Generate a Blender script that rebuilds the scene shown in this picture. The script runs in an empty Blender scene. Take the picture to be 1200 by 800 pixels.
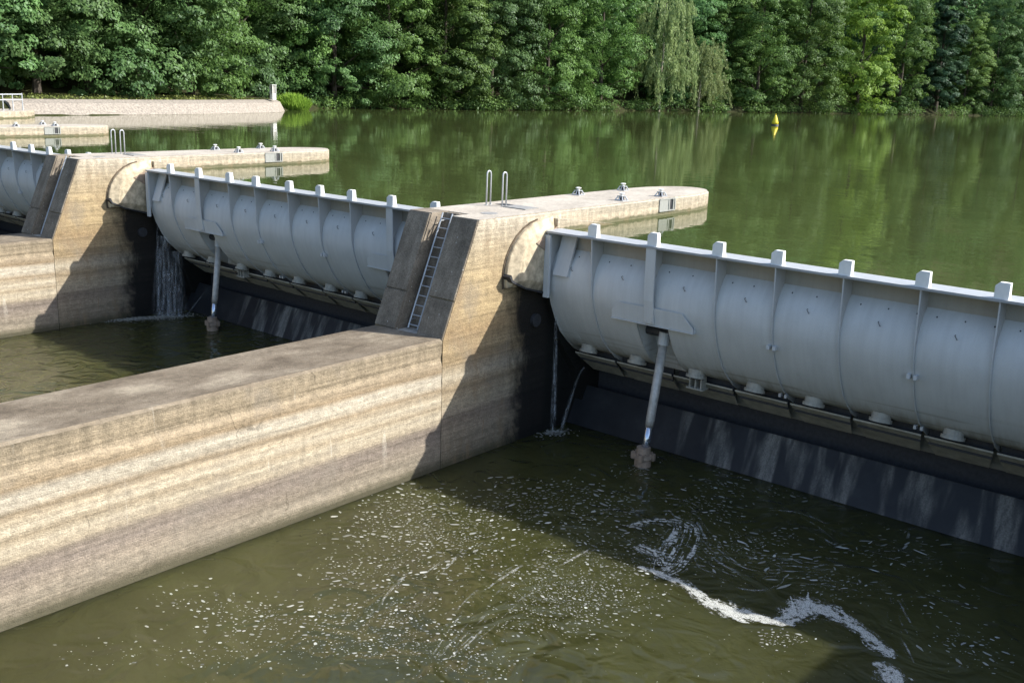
import bpy, bmesh, math, random
import numpy as np
from math import sin, cos, pi, radians, sqrt
from mathutils import Vector, Matrix

S = bpy.context.scene
COL = S.collection

# ------------------------------------------------------------------ camera
F, YAW, PITCH, ROLL = 1195.2, -0.6957, 0.2504, 0.0358
CAM = np.array([20.6235, -21.4606, 4.1291])
_fw = np.array([sin(YAW)*cos(PITCH), cos(YAW)*cos(PITCH), -sin(PITCH)])
_r0 = np.array([cos(YAW), -sin(YAW), 0.0]); _u0 = np.cross(_r0, _fw)
_r = cos(ROLL)*_r0 + sin(ROLL)*_u0; _u = -sin(ROLL)*_r0 + cos(ROLL)*_u0
cd = bpy.data.cameras.new('camera'); cam = bpy.data.objects.new('camera', cd); COL.objects.link(cam)
cd.sensor_fit = 'HORIZONTAL'; cd.sensor_width = 36.0; cd.lens = F/1200*36.0
cd.clip_start = 0.1; cd.clip_end = 4000
M = Matrix.Identity(4)
for i in range(3):
    M[i][0] = _r[i]; M[i][1] = _u[i]; M[i][2] = -_fw[i]; M[i][3] = CAM[i]
cam.matrix_world = M
S.camera = cam

def hit(x, y, ax, val):
    d = _fw + _r*(x-600)/F + _u*(400-y)/F
    t = (val-CAM[ax])/d[ax]
    return CAM + t*d

# ------------------------------------------------------------------ light
SUN = Vector((1.05, 0.80, 1.0)).normalized()          # direction to the sun
W = bpy.data.worlds.new('World'); S.world = W; W.use_nodes = True
wn = W.node_tree.nodes; wl = W.node_tree.links
bg = wn['Background']; sk = wn.new('ShaderNodeTexSky'); sk.sky_type = 'NISHITA'; sk.sun_disc = False
sk.sun_elevation = math.asin(SUN.z); sk.sun_rotation = math.atan2(SUN.x, SUN.y)
sk.air_density = 1.0; sk.dust_density = 1.6; sk.ozone_density = 1.0
wl.new(sk.outputs[0], bg.inputs[0]); bg.inputs[1].default_value = 0.15
sl = bpy.data.lights.new('sun', 'SUN'); sun = bpy.data.objects.new('sun', sl); COL.objects.link(sun)
sl.energy = 4.2; sl.angle = radians(0.5); sl.color = (1.0, 0.965, 0.90)
sun.rotation_euler = SUN.to_track_quat('Z', 'Y').to_euler(); sun.location = (40, 30, 60)
S.view_settings.view_transform = 'Standard'; S.view_settings.look = 'None'
S.view_settings.exposure = 1.0; S.view_settings.gamma = 1.0
cy = S.cycles
cy.use_denoising = True; cy.max_bounces = 6; cy.diffuse_bounces = 3; cy.glossy_bounces = 3
cy.transmission_bounces = 3; cy.transparent_max_bounces = 8; cy.caustics_reflective = False; cy.caustics_refractive = False
cy.sample_clamp_indirect = 6.0

# ------------------------------------------------------------------ levels
P = 24.3235; PW = 3.0                    # bay pitch, pier width
ZT = -3.54; ZW = -7.62; ZU = -0.64       # training wall top, tail water, head water
YT = 1.5                                 # top of the sloping downstream pier face

# ------------------------------------------------------------------ node helpers
class N:
    def __init__(s, name):
        s.m = bpy.data.materials.new(name); s.m.use_nodes = True
        s.t = s.m.node_tree; s.n = s.t.nodes; s.l = s.t.links
        s.b = s.n['Principled BSDF']; s.out = s.n['Material Output']
    def new(s, k, **kw):
        o = s.n.new(k)
        for a, v in kw.items(): setattr(o, a, v)
        return o
    def put(s, sock, v):
        if hasattr(v, 'links'): s.l.new(v, sock)
        elif isinstance(v, (tuple, list)): sock.default_value = tuple(v) + ((1.0,) if len(v) == 3 and len(sock.default_value) == 4 else ())
        else: sock.default_value = v
    def obj(s): return s.new('ShaderNodeTexCoord').outputs['Object']
    def pos(s): return s.new('ShaderNodeNewGeometry').outputs['Position']
    def nrm(s): return s.new('ShaderNodeNewGeometry').outputs['True Normal']
    def xyz(s, v):
        o = s.new('ShaderNodeSeparateXYZ'); s.put(o.inputs[0], v); return o.outputs
    def scale(s, v, k):
        o = s.new('ShaderNodeVectorMath', operation='MULTIPLY'); s.put(o.inputs[0], v); o.inputs[1].default_value = k; return o.outputs[0]
    def noise(s, v, sc=1.0, det=4.0, rough=0.55, dist=0.0):
        o = s.new('ShaderNodeTexNoise'); s.put(o.inputs['Vector'], v); o.inputs['Scale'].default_value = sc
        o.inputs['Detail'].default_value = det; o.inputs['Roughness'].default_value = rough; o.inputs['Distortion'].default_value = dist
        return o.outputs['Fac']
    def voro(s, v, sc=1.0, out='Distance', feature='F1'):
        o = s.new('ShaderNodeTexVoronoi', feature=feature); s.put(o.inputs['Vector'], v); o.inputs['Scale'].default_value = sc
        return o.outputs[out]
    def math(s, op, a, b=0.0, c=0.0, clamp=False):
        o = s.new('ShaderNodeMath', operation=op); o.use_clamp = clamp
        s.put(o.inputs[0], a); s.put(o.inputs[1], b); s.put(o.inputs[2], c); return o.outputs[0]
    def ss(s, v, a, b, lo=0.0, hi=1.0):           # smooth step
        o = s.new('ShaderNodeMapRange', interpolation_type='SMOOTHSTEP'); s.put(o.inputs[0], v)
        o.inputs[1].default_value = a; o.inputs[2].default_value = b; o.inputs[3].default_value = lo; o.inputs[4].default_value = hi
        return o.outputs[0]
    def lin(s, v, a, b, lo=0.0, hi=1.0):
        o = s.new('ShaderNodeMapRange'); s.put(o.inputs[0], v)
        o.inputs[1].default_value = a; o.inputs[2].default_value = b; o.inputs[3].default_value = lo; o.inputs[4].default_value = hi
        return o.outputs[0]
    def ramp(s, v, stops, interp='LINEAR'):
        o = s.new('ShaderNodeValToRGB'); s.put(o.inputs[0], v); e = o.color_ramp.elements; o.color_ramp.interpolation = interp
        while len(e) < len(stops): e.new(0.5)
        for k, (p, c) in enumerate(stops):
            e[k].position = p; e[k].color = tuple(c) + (1.0,)
        return o.outputs[0]
    def mix(s, f, a, b, mode='MIX'):
        o = s.new('ShaderNodeMix', data_type='RGBA', blend_type=mode)
        s.put(o.inputs[0], f); s.put(o.inputs[6], a); s.put(o.inputs[7], b); return o.outputs[2]
    def mul(s, col, f):                           # colour times a value
        o = s.new('ShaderNodeVectorMath', operation='SCALE'); s.put(o.inputs[0], col); s.put(o.inputs[3], f); return o.outputs[0]
    def bump(s, h, strength=0.3, dist=0.02, normal=None):
        o = s.new('ShaderNodeBump'); s.put(o.inputs['Height'], h); o.inputs['Strength'].default_value = strength; o.inputs['Distance'].default_value = dist
        if normal is not None: s.l.new(normal, o.inputs['Normal'])
        s.l.new(o.outputs[0], s.b.inputs['Normal']); return o.outputs[0]
    def done(s, col=None, rough=0.8, spec=None, metal=None):
        if col is not None: s.put(s.b.inputs['Base Color'], col)
        s.put(s.b.inputs['Roughness'], rough)
        if spec is not None: s.b.inputs['Specular IOR Level'].default_value = spec
        if metal is not None: s.b.inputs['Metallic'].default_value = metal
        return s.m

# ------------------------------------------------------------------ materials
def mat_concrete(name, wall):
    n = N(name); o = n.obj(); c = n.xyz(o); nz = n.xyz(n.nrm())[2]
    warp = n.noise(n.scale(o, (0.35, 0.16, 0.35)), 1.0, 5, 0.6)
    z = n.math('ADD', c[2], n.math('MULTIPLY_ADD', warp, 0.26, -0.13))
    t = n.lin(z, ZW, ZT if wall else 0.0)
    if wall:
        st = [(0, (.17, .145, .085)), (.04, (.29, .235, .155)), (.12, (.37, .305, .215)), (.2, (.35, .28, .20)), (.29, (.285, .225, .175)), (.34, (.30, .235, .175)),
              (.38, (.46, .37, .24)), (.44, (.56, .465, .315)), (.49, (.44, .34, .205)), (.54, (.57, .475, .325)), (.59, (.50, .395, .25)), (.63, (.36, .265, .15)), (.67, (.54, .46, .33)),
              (.73, (.58, .50, .37)), (.77, (.33, .235, .125)), (.84, (.43, .33, .20)), (.93, (.37, .285, .17)), (1, (.33, .26, .165))]
    else:
        st = [(0, (.16, .14, .085)), (.03, (.30, .245, .165)), (.14, (.36, .29, .20)), (.2, (.29, .225, .165)), (.26, (.52, .43, .29)), (.33, (.36, .27, .16)), (.38, (.53, .45, .32)),
              (.44, (.34, .245, .13)), (.5, (.45, .33, .175)), (.56, (.37, .255, .125)), (.64, (.51, .375, .19)), (.78, (.50, .375, .20)), (.88, (.50, .40, .25)), (.95, (.54, .455, .325)), (1, (.56, .49, .375))]
    col = n.ramp(t, st)
    band = n.noise(n.scale(o, (0.5, 0.14, 7.0)), 1.0, 6, 0.62, 0.08)
    col = n.mul(col, n.lin(band, 0.30, 0.70, 0.72, 1.15))
    fineb = n.noise(n.scale(o, (0.8, 0.22, 26.0)), 1.0, 4, 0.6, 0.1)
    col = n.mul(col, n.lin(fineb, 0.3, 0.7, 0.90, 1.06))
    drip = n.noise(n.scale(o, (4.0, 4.5, 0.35)), 1.0, 5, 0.6)
    dripm = n.ss(c[2], (ZT-0.9) if wall else -2.2, (ZT-0.1) if wall else -0.3, 0.35, 1.0)
    col = n.mul(col, n.math('MULTIPLY_ADD', n.math('SUBTRACT', n.lin(drip, 0.33, 0.67, 0.72, 1.12), 1.0), dripm, 1.0))
    pit = n.noise(n.scale(o, (1, 0.7, 1.3)), 5.5, 6, 0.75)
    col = n.mul(col, n.lin(pit, 0.3, 0.7, 0.66, 1.25))
    pit2 = n.ss(n.noise(n.scale(o, (1, 0.55, 2.2)), 13.0, 4, 0.7), 0.60, 0.70)
    col = n.mul(col, n.lin(pit2, 0, 1, 1.0, 0.68))
    blot = n.noise(o, 0.55, 5, 0.6)
    col = n.mix(n.ss(blot, 0.52, 0.72, 0, 0.5), col, (.255, .215, .165))
    ck = n.new('ShaderNodeTexVoronoi', feature='DISTANCE_TO_EDGE'); ck.inputs['Scale'].default_value = 0.33
    cw = n.new('ShaderNodeVectorMath', operation='ADD'); n.put(cw.inputs[0], n.scale(o, (1, 1, 0.7))); ns = n.new('ShaderNodeTexNoise'); ns.inputs['Scale'].default_value = 2.2; ns.inputs['Detail'].default_value = 6; n.put(ns.inputs['Vector'], o)
    n.put(cw.inputs[1], n.mul(ns.outputs['Color'], 0.55)); n.l.new(cw.outputs[0], ck.inputs['Vector'])
    crack = n.math('MULTIPLY', n.ss(ck.outputs['Distance'], 0.010, 0.003), n.ss(n.noise(o, 0.5, 2), 0.57, 0.63))
    if not wall: crack = 0.0
    col = n.mul(col, n.lin(crack, 0, 1, 1.0, 0.66))
    # white lime runs
    lime = n.math('MULTIPLY', n.ss(n.noise(n.scale(o, (1.6, 2.4, 0.34)), 1.0, 3, 0.5, 0.8), 0.66, 0.72), n.ss(blot, 0.4, 0.6))
    col = n.mix(n.math('MULTIPLY', lime, 0.5), col, (.66, .61, .5))
    # exposed aggregate
    ag = n.voro(o, 26.0); agc = n.voro(o, 26.0, 'Color')
    col = n.mul(col, n.lin(n.xyz(agc)[0], 0, 1, 0.88, 1.10))
    gr = n.noise(o, 55.0, 3, 0.7)
    col = n.mul(col, n.lin(gr, 0.3, 0.7, 0.80, 1.16))
    # trodden top surface, dusty and lichen-grey
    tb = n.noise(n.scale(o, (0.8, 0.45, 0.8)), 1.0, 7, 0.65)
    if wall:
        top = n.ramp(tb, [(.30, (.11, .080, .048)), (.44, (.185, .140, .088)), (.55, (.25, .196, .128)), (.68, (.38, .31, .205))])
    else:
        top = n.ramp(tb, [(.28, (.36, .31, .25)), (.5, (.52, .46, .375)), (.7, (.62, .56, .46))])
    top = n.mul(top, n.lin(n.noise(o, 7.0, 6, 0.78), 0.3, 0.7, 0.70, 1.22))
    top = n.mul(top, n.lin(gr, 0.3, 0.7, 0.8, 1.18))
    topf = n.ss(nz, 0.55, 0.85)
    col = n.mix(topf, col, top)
    rough = 0.88
    side = n.math('SUBTRACT', 1.0, topf)
    # algae at the two water lines
    e = n.math('ADD', c[2], n.math('MULTIPLY_ADD', n.noise(n.scale(o, (2, 2, 2)), 1.0, 4, 0.6), 0.3, -0.15))
    al = n.ss(e, ZW + 0.42, ZW + 0.10)
    col = n.mix(n.math('MULTIPLY', al, 0.75), col, (.075, .07, .035))
    if not wall:
        up = n.math('MULTIPLY', n.ss(c[1], 4.9, 5.2), n.ss(e, ZU + 0.16, ZU + 0.07))
        col = n.mix(n.math('MULTIPLY', up, 0.8), col, (.10, .105, .045))
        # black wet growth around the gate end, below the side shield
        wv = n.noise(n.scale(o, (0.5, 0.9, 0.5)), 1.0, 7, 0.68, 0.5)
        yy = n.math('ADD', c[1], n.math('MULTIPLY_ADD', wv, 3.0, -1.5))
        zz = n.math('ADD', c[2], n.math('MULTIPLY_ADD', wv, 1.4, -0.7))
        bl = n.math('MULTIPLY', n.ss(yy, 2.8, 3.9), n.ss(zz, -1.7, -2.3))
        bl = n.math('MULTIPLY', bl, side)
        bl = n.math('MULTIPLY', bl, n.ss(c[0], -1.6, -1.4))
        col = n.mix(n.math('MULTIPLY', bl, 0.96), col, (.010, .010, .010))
        pb = n.noise(n.scale(o, (1, 0.9, 0.55)), 1.1, 6, 0.7, 0.4)
        col = n.mix(n.math('MULTIPLY', n.ss(pb, 0.50, 0.70), n.math('MULTIPLY', n.math('MULTIPLY', n.ss(c[2], -0.25, -0.8, 0, 0.75), side), n.math('SUBTRACT', 1.0, bl))), col, (.27, .185, .10))
        # rusty tie marks
        rt = n.math('MULTIPLY', n.ss(n.noise(n.scale(o, (3, 5.5, 0.55)), 1.0, 2, 0.4), 0.72, 0.76), n.ss(c[2], -3.0, -4.2))
        col = n.mix(n.math('MULTIPLY', n.math('MULTIPLY', rt, 0.4), n.math('SUBTRACT', 1.0, bl)), col, (.30, .15, .06))
        # shutter board lines
        w = n.new('ShaderNodeTexWave', wave_type='BANDS', bands_direction='Z', wave_profile='SAW'); n.put(w.inputs[0], n.scale(o, (1, 1, 1)))
        w.inputs['Scale'].default_value = 1.15; w.inputs['Distortion'].default_value = 0.35; w.inputs['Detail'].default_value = 2
        ln = n.math('MULTIPLY', n.ss(w.outputs['Fac'], 0.93, 0.99), side)
        col = n.mul(col, n.lin(ln, 0, 1, 1.0, 0.80))
    h = n.math('ADD', n.math('MULTIPLY', gr, 0.35), n.math('MULTIPLY', band, 0.9)); h = n.math('ADD', h, n.math('MULTIPLY_ADD', pit2, -0.5, n.math('MULTIPLY', pit, 0.5)))
    h = n.math('ADD', h, n.math('MULTIPLY', ag, -0.35)); h = n.math('ADD', h, n.math('MULTIPLY', fineb, 0.35))
    n.bump(h, 0.6, 0.035)
    hs = n.new('ShaderNodeHueSaturation'); n.put(hs.inputs['Color'], col); hs.inputs['Saturation'].default_value = 0.84 if wall else 0.92; hs.inputs['Value'].default_value = 0.85 if wall else 0.84
    return n.done(hs.outputs[0], rough, 0.25)

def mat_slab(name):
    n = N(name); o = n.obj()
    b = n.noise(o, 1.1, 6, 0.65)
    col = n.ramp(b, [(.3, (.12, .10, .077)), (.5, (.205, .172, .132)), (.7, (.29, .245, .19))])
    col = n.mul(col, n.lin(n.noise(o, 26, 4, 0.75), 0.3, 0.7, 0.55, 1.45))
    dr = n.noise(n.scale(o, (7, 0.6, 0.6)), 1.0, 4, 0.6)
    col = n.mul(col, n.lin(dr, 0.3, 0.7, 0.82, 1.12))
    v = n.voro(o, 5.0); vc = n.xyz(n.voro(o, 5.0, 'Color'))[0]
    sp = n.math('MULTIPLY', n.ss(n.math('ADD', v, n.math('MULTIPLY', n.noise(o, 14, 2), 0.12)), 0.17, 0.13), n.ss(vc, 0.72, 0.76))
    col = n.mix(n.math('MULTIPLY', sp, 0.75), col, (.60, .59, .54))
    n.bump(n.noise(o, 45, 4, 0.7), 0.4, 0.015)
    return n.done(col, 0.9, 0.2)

def mat_paint(name, base, grime_z=None):
    n = N(name); o = n.obj(); c = n.xyz(o)
    b = n.noise(o, 0.9, 5, 0.6)
    col = n.mix(n.ss(b, 0.35, 0.7, 0, 0.5), base, tuple(x*0.86 for x in base))
    dr = n.noise(n.scale(o, (6.0, 1.2, 0.35)), 1.0, 5, 0.62)
    col = n.mul(col, n.lin(dr, 0.3, 0.7, 0.93, 1.04))
    fine = n.noise(o, 30, 3, 0.6)
    col = n.mul(col, n.lin(fine, 0.3, 0.7, 0.97, 1.03))
    if grime_z is not None:
        zz = n.math('ADD', c[2], n.math('MULTIPLY_ADD', dr, 0.9, -0.45))
        g = n.ss(zz, grime_z, grime_z - 0.75)
        gcol = n.ramp(n.noise(n.scale(o, (1.0, 2, 5)), 1.0, 5, 0.6), [(.3, (.16, .135, .09)), (.55, (.30, .265, .20)), (.75, (.40, .37, .30))])
        col = n.mix(n.math('MULTIPLY', g, 0.72), col, gcol)
        # thin dirt line rings and green tint
        g2 = n.math('MULTIPLY', n.ss(n.noise(n.scale(o, (0.25, 1, 9)), 1.0, 3, 0.5), 0.56, 0.64), n.ss(c[2], grime_z + 0.5, grime_z - 0.2))
        col = n.mix(n.math('MULTIPLY', g2, 0.4), col, (.20, .18, .12))
        # rust
        r = n.ss(n.noise(n.scale(o, (2.2, 2.2, 0.7)), 1.0, 6, 0.7), 0.68, 0.78)
        col = n.mix(n.math('MULTIPLY', r, 0.35), col, (.33, .25, .17))
    n.bump(n.math('ADD', n.noise(o, 1.6, 3), n.math('MULTIPLY', fine, 0.12)), 0.25, 0.03)
    return n.done(col, 0.48, 0.4)

def mat_plain(name, col, rough=0.6, metal=0.0, var=0.25, sc=8.0, spec=0.4):
    n = N(name); o = n.obj()
    b = n.noise(o, sc, 5, 0.65)
    c = n.mul(n.mix(0.0, col, col), n.lin(b, 0.3, 0.7, 1-var, 1+var))
    n.bump(n.noise(o, sc*4, 3), 0.25, 0.01)
    return n.done(c, rough, spec, metal)

def mat_sill(name):
    n = N(name); o = n.obj(); c = n.xyz(o)
    b = n.noise(o, 0.8, 6, 0.65)
    col = n.ramp(b, [(.3, (.012, .013, .015)), (.55, (.021, .0225, .025)), (.75, (.036, .038, .040))])
    # dried limescale streaks running down the face
    sx = n.math('ADD', c[0], n.math('MULTIPLY', c[2], 0.10))
    cmb = n.new('ShaderNodeCombineXYZ'); n.put(cmb.inputs[0], sx); n.put(cmb.inputs[2], n.math('MULTIPLY', c[2], 0.22))
    s1 = n.noise(cmb.outputs[0], 1.25, 3, 0.5, 0.25)
    s2 = n.noise(n.scale(o, (7, 1, 1.6)), 1.0, 5, 0.7)
    st = n.math('MULTIPLY', n.ss(s1, 0.47, 0.62), n.ss(s2, 0.30, 0.62, 0.3, 1))
    st = n.math('MULTIPLY', st, n.ss(c[0], 3.5, 5.5))
    st = n.math('MULTIPLY', st, n.ss(c[0], 16.5, 14.5))
    streak = n.mul(n.mix(0, (.20, .192, .172), (.2, .2, .2)), n.lin(n.noise(o, 22, 4, 0.7), 0.3, 0.7, 0.6, 1.3))
    col = n.mix(st, col, streak)
    n.bump(n.math('ADD', b, n.math('MULTIPLY', n.noise(o, 30, 3), 0.2)), 0.35, 0.03)
    return n.done(col, n.lin(st, 0, 1, 0.55, 0.9), 0.3)

def mat_water(name, deep, wave):
    n = N(name); p = n.pos()
    b = n.noise(p, 0.11 if wave == 'upper' else 0.22, 4, 0.6, 0.8)
    col = n.mul(n.mix(0, deep, deep), n.lin(b, 0.3, 0.7, 0.8, 1.22))
    if wave == 'upper':
        h1 = n.noise(n.scale(p, (1.0, 1.0, 1)), 1.1, 3, 0.55, 0.4)
        h2 = n.noise(n.scale(p, (0.35, 0.9, 1)), 0.35, 3, 0.5)
        h = n.math('ADD', n.math('MULTIPLY', h1, 0.45), n.math('MULTIPLY', h2, 1.0))
        n.bump(h, 0.10, 0.14)
        rough = 0.03
    else:
        h1 = n.noise(n.scale(p, (1.0, 1.0, 1)), 0.85, 2, 0.45, 1.2)
        h2 = n.noise(n.scale(p, (1, 1, 1)), 4.0, 3, 0.5, 0.6)
        dv = n.new('ShaderNodeVectorMath', operation='DISTANCE'); n.put(dv.inputs[0], n.scale(p, (0.8, 1.1, 0))); dv.inputs[1].default_value = (7.4, -7.4, 0)
        up = n.ss(dv.outputs['Value'], 3.6, 0.6)           # upwelling: stronger swell
        h = n.math('ADD', n.math('MULTIPLY', h1, n.math('MULTIPLY_ADD', up, 1.6, 0.8)), n.math('MULTIPLY', h2, 0.10))
        n.bump(h, 0.85, 0.22)
        rough = 0.03
    n.b.inputs['IOR'].default_value = 1.333
    if wave == 'lower':                        # cloudy water: light spreads under the surface
        n.b.inputs['Subsurface Weight'].default_value = 1.0; n.b.inputs['Subsurface Radius'].default_value = (1.0, 0.95, 0.5); n.b.inputs['Subsurface Scale'].default_value = 4.0
    return n.done(col, rough, 0.5)

def mat_leaf(name, dark, light, trans=0.3):
    n = N(name); p = n.pos()
    info = n.new('ShaderNodeObjectInfo')
    at = n.new('ShaderNodeAttribute'); at.attribute_name = 'tint'
    f = n.math('ADD', n.math('MULTIPLY', at.outputs['Fac'], 0.65), n.math('MULTIPLY', n.noise(p, 0.35, 3), 0.5))
    col = n.mix(n.lin(f, 0.2, 0.9), dark, light)
    hs = n.new('ShaderNodeHueSaturation'); n.put(hs.inputs['Color'], col)
    n.put(hs.inputs['Hue'], n.lin(info.outputs['Random'], 0, 1, 0.488, 0.51)); n.put(hs.inputs['Value'], n.lin(info.outputs['Random'], 0, 1, 0.85, 1.15))
    c = hs.outputs[0]
    d = n.new('ShaderNodeBsdfDiffuse'); n.put(d.inputs[0], c)
    tr = n.new('ShaderNodeBsdfTranslucent'); n.put(tr.inputs[0], n.mul(c, 1.25))
    gl = n.new('ShaderNodeBsdfGlossy'); gl.inputs['Roughness'].default_value = 0.45; gl.inputs[0].default_value = (.9, .95, 1, 1)
    m1 = n.new('ShaderNodeMixShader'); m1.inputs[0].default_value = trans; n.l.new(d.outputs[0], m1.inputs[1]); n.l.new(tr.outputs[0], m1.inputs[2])
    m2 = n.new('ShaderNodeMixShader'); m2.inputs[0].default_value = 0.012; n.l.new(m1.outputs[0], m2.inputs[1]); n.l.new(gl.outputs[0], m2.inputs[2])
    n.l.new(m2.outputs[0], n.out.inputs[0])
    return n.m

def mat_ground(name):
    n = N(name); p = n.pos(); c = n.xyz(p)
    b = n.noise(p, 0.25, 6, 0.65)
    col = n.ramp(b, [(.3, (.022, .019, .011)), (.5, (.032, .035, .014)), (.7, (.045, .052, .018))])
    gr = n.noise(p, 1.2, 5, 0.7)
    col = n.mul(col, n.lin(gr, 0.3, 0.7, 0.7, 1.3))
    n.bump(gr, 0.6, 0.2)
    return n.done(col, 0.95, 0.1)

def mat_foam(name):
    n = N(name); p = n.pos()
    at = n.new('ShaderNodeAttribute'); at.attribute_name = 'tint'
    f = n.noise(p, 24, 3, 0.6)
    col = n.mix(at.outputs['Fac'], (.17, .17, .145), (.64, .64, .57))
    col = n.mul(col, n.lin(f, 0.3, 0.7, 0.85, 1.1))
    n.bump(n.noise(p, 60, 2), 0.4, 0.01)
    n.put(n.b.inputs['Alpha'], n.lin(at.outputs['Fac'], 0, 1, 0.45, 0.85))
    return n.done(col, 0.6, 0.3)

def mat_spray(name, dens):
    n = N(name)
    d = n.new('ShaderNodeBsdfDiffuse'); d.inputs[0].default_value = (.86, .89, .93, 1)
    t = n.new('ShaderNodeBsdfTransparent')
    m = n.new('ShaderNodeMixShader'); m.inputs[0].default_value = dens
    n.l.new(t.outputs[0], m.inputs[1]); n.l.new(d.outputs[0], m.inputs[2]); n.l.new(m.outputs[0], n.out.inputs[0])
    return n.m

MC_WALL = mat_concrete('banded_wall_concrete', True)
MC_PIER = mat_concrete('stained_pier_concrete', False)
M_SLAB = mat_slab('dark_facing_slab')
M_PAINT = mat_paint('grey_gate_paint', (.57, .585, .585), -4.05)
M_WEB = mat_paint('dark_web_paint', (.36, .345, .31))  # recessed web in a darker, warmer grey than the belly panels
M_RIBP = mat_paint('darker_rib_paint', (.49, .49, .475))  # ribs in a slightly darker grey than the belly panels
M_CREST = mat_paint('dull_crest_paint', (.36, .375, .385))
M_PAINT2 = mat_paint('grey_steel_paint', (.54, .56, .57))
M_TAIL = mat_plain('dirty_tail_plate', (.40, .375, .31), 0.7, 0, 0.3, 3.0)
M_CAP = mat_plain('weathered_cap_paint', (.37, .35, .30), 0.6, 0, 0.2, 6.0)
M_TOOTH = mat_plain('pale_tooth_paint', (.78, .79, .78), 0.5, 0, 0.08, 4.0)
M_DARK = mat_plain('dark_steel', (.035, .036, .04), 0.6, 0, 0.3)
M_LUG = mat_plain('grey_lug', (.16, .165, .17), 0.5)
M_GALV = mat_plain('galvanised_steel', (.50, .52, .54), 0.38, 0.35, 0.12)
M_CHROME = mat_plain('polished_rod', (.55, .60, .68), 0.16, 0.9, 0.05)
M_ROD = mat_plain('stained_rod', (.43, .41, .37), 0.45, 0.2, 0.25, 5.0)
M_BASE = mat_plain('rusty_strut_foot', (.30, .225, .165), 0.75, 0, 0.3, 7.0)
M_WHITE = mat_plain('white_paint', (.72, .72, .69), 0.5, 0, 0.08)
M_NICHE = mat_plain('niche_steel', (.28, .285, .265), 0.6, 0, 0.15)
M_SILL = mat_sill('wet_sill_steel')
M_UP = mat_water('head_water', (.053, .068, .022), 'upper')
M_LOW = mat_water('tail_water', (.044, .045, .0145), 'lower')
M_GROUND = mat_ground('bank_soil')
M_QUAY = mat_plain('quay_stone', (.265, .235, .20), 0.95, 0, 0.4, 5.0, 0.1)
M_GRASS = mat_leaf('bank_grass', (.10, .13, .03), (.22, .24, .07), 0.25)
M_LEAF = [mat_leaf('broad_leaf', (0.038, 0.084, 0.022), (0.15, 0.255, 0.062), 0.3),
          mat_leaf('bluish_leaf', (0.034, 0.08, 0.028), (0.128, 0.232, 0.074), 0.3),
          mat_leaf('fresh_leaf', (0.08, 0.155, 0.026), (0.29, 0.42, 0.078), 0.35),
          mat_leaf('sombre_leaf', (0.022, 0.05, 0.028), (0.058, 0.105, 0.05), 0.3),
          mat_leaf('willow_leaf', (.14, .19, .075), (.29, .35, .15), 0.35),
          mat_leaf('reed_leaf', (.14, .26, .035), (.28, .44, .07), 0.35)]
M_BARK = mat_plain('bark', (.075, .062, .048), 0.95, 0, 0.35, 2.0)
M_BARKP = mat_plain('pale_bark', (.34, .31, .25), 0.9, 0, 0.25, 2.0)
M_YELLOW = mat_plain('buoy_yellow', (.78, .62, .03), 0.4, 0, 0.08)
M_FOAM = mat_foam('foam')
M_SPRAY = mat_spray('falling_water', 0.32)
M_SPRAY2 = mat_spray('thin_falling_water', 0.16)
M_HATCH = mat_plain('hatch_steel', (.30, .29, .27), 0.6, 0.2, 0.2)
M_SHIELD = mat_plain('lime_crusted_concrete', (.46, .385, .27), 0.9, 0, 0.5, 3.0, 0.2)
M_RIM = mat_plain('dark_brown_rim', (.11, .085, .06), 0.95, 0, 0.4, 5.0, 0.1)

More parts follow.
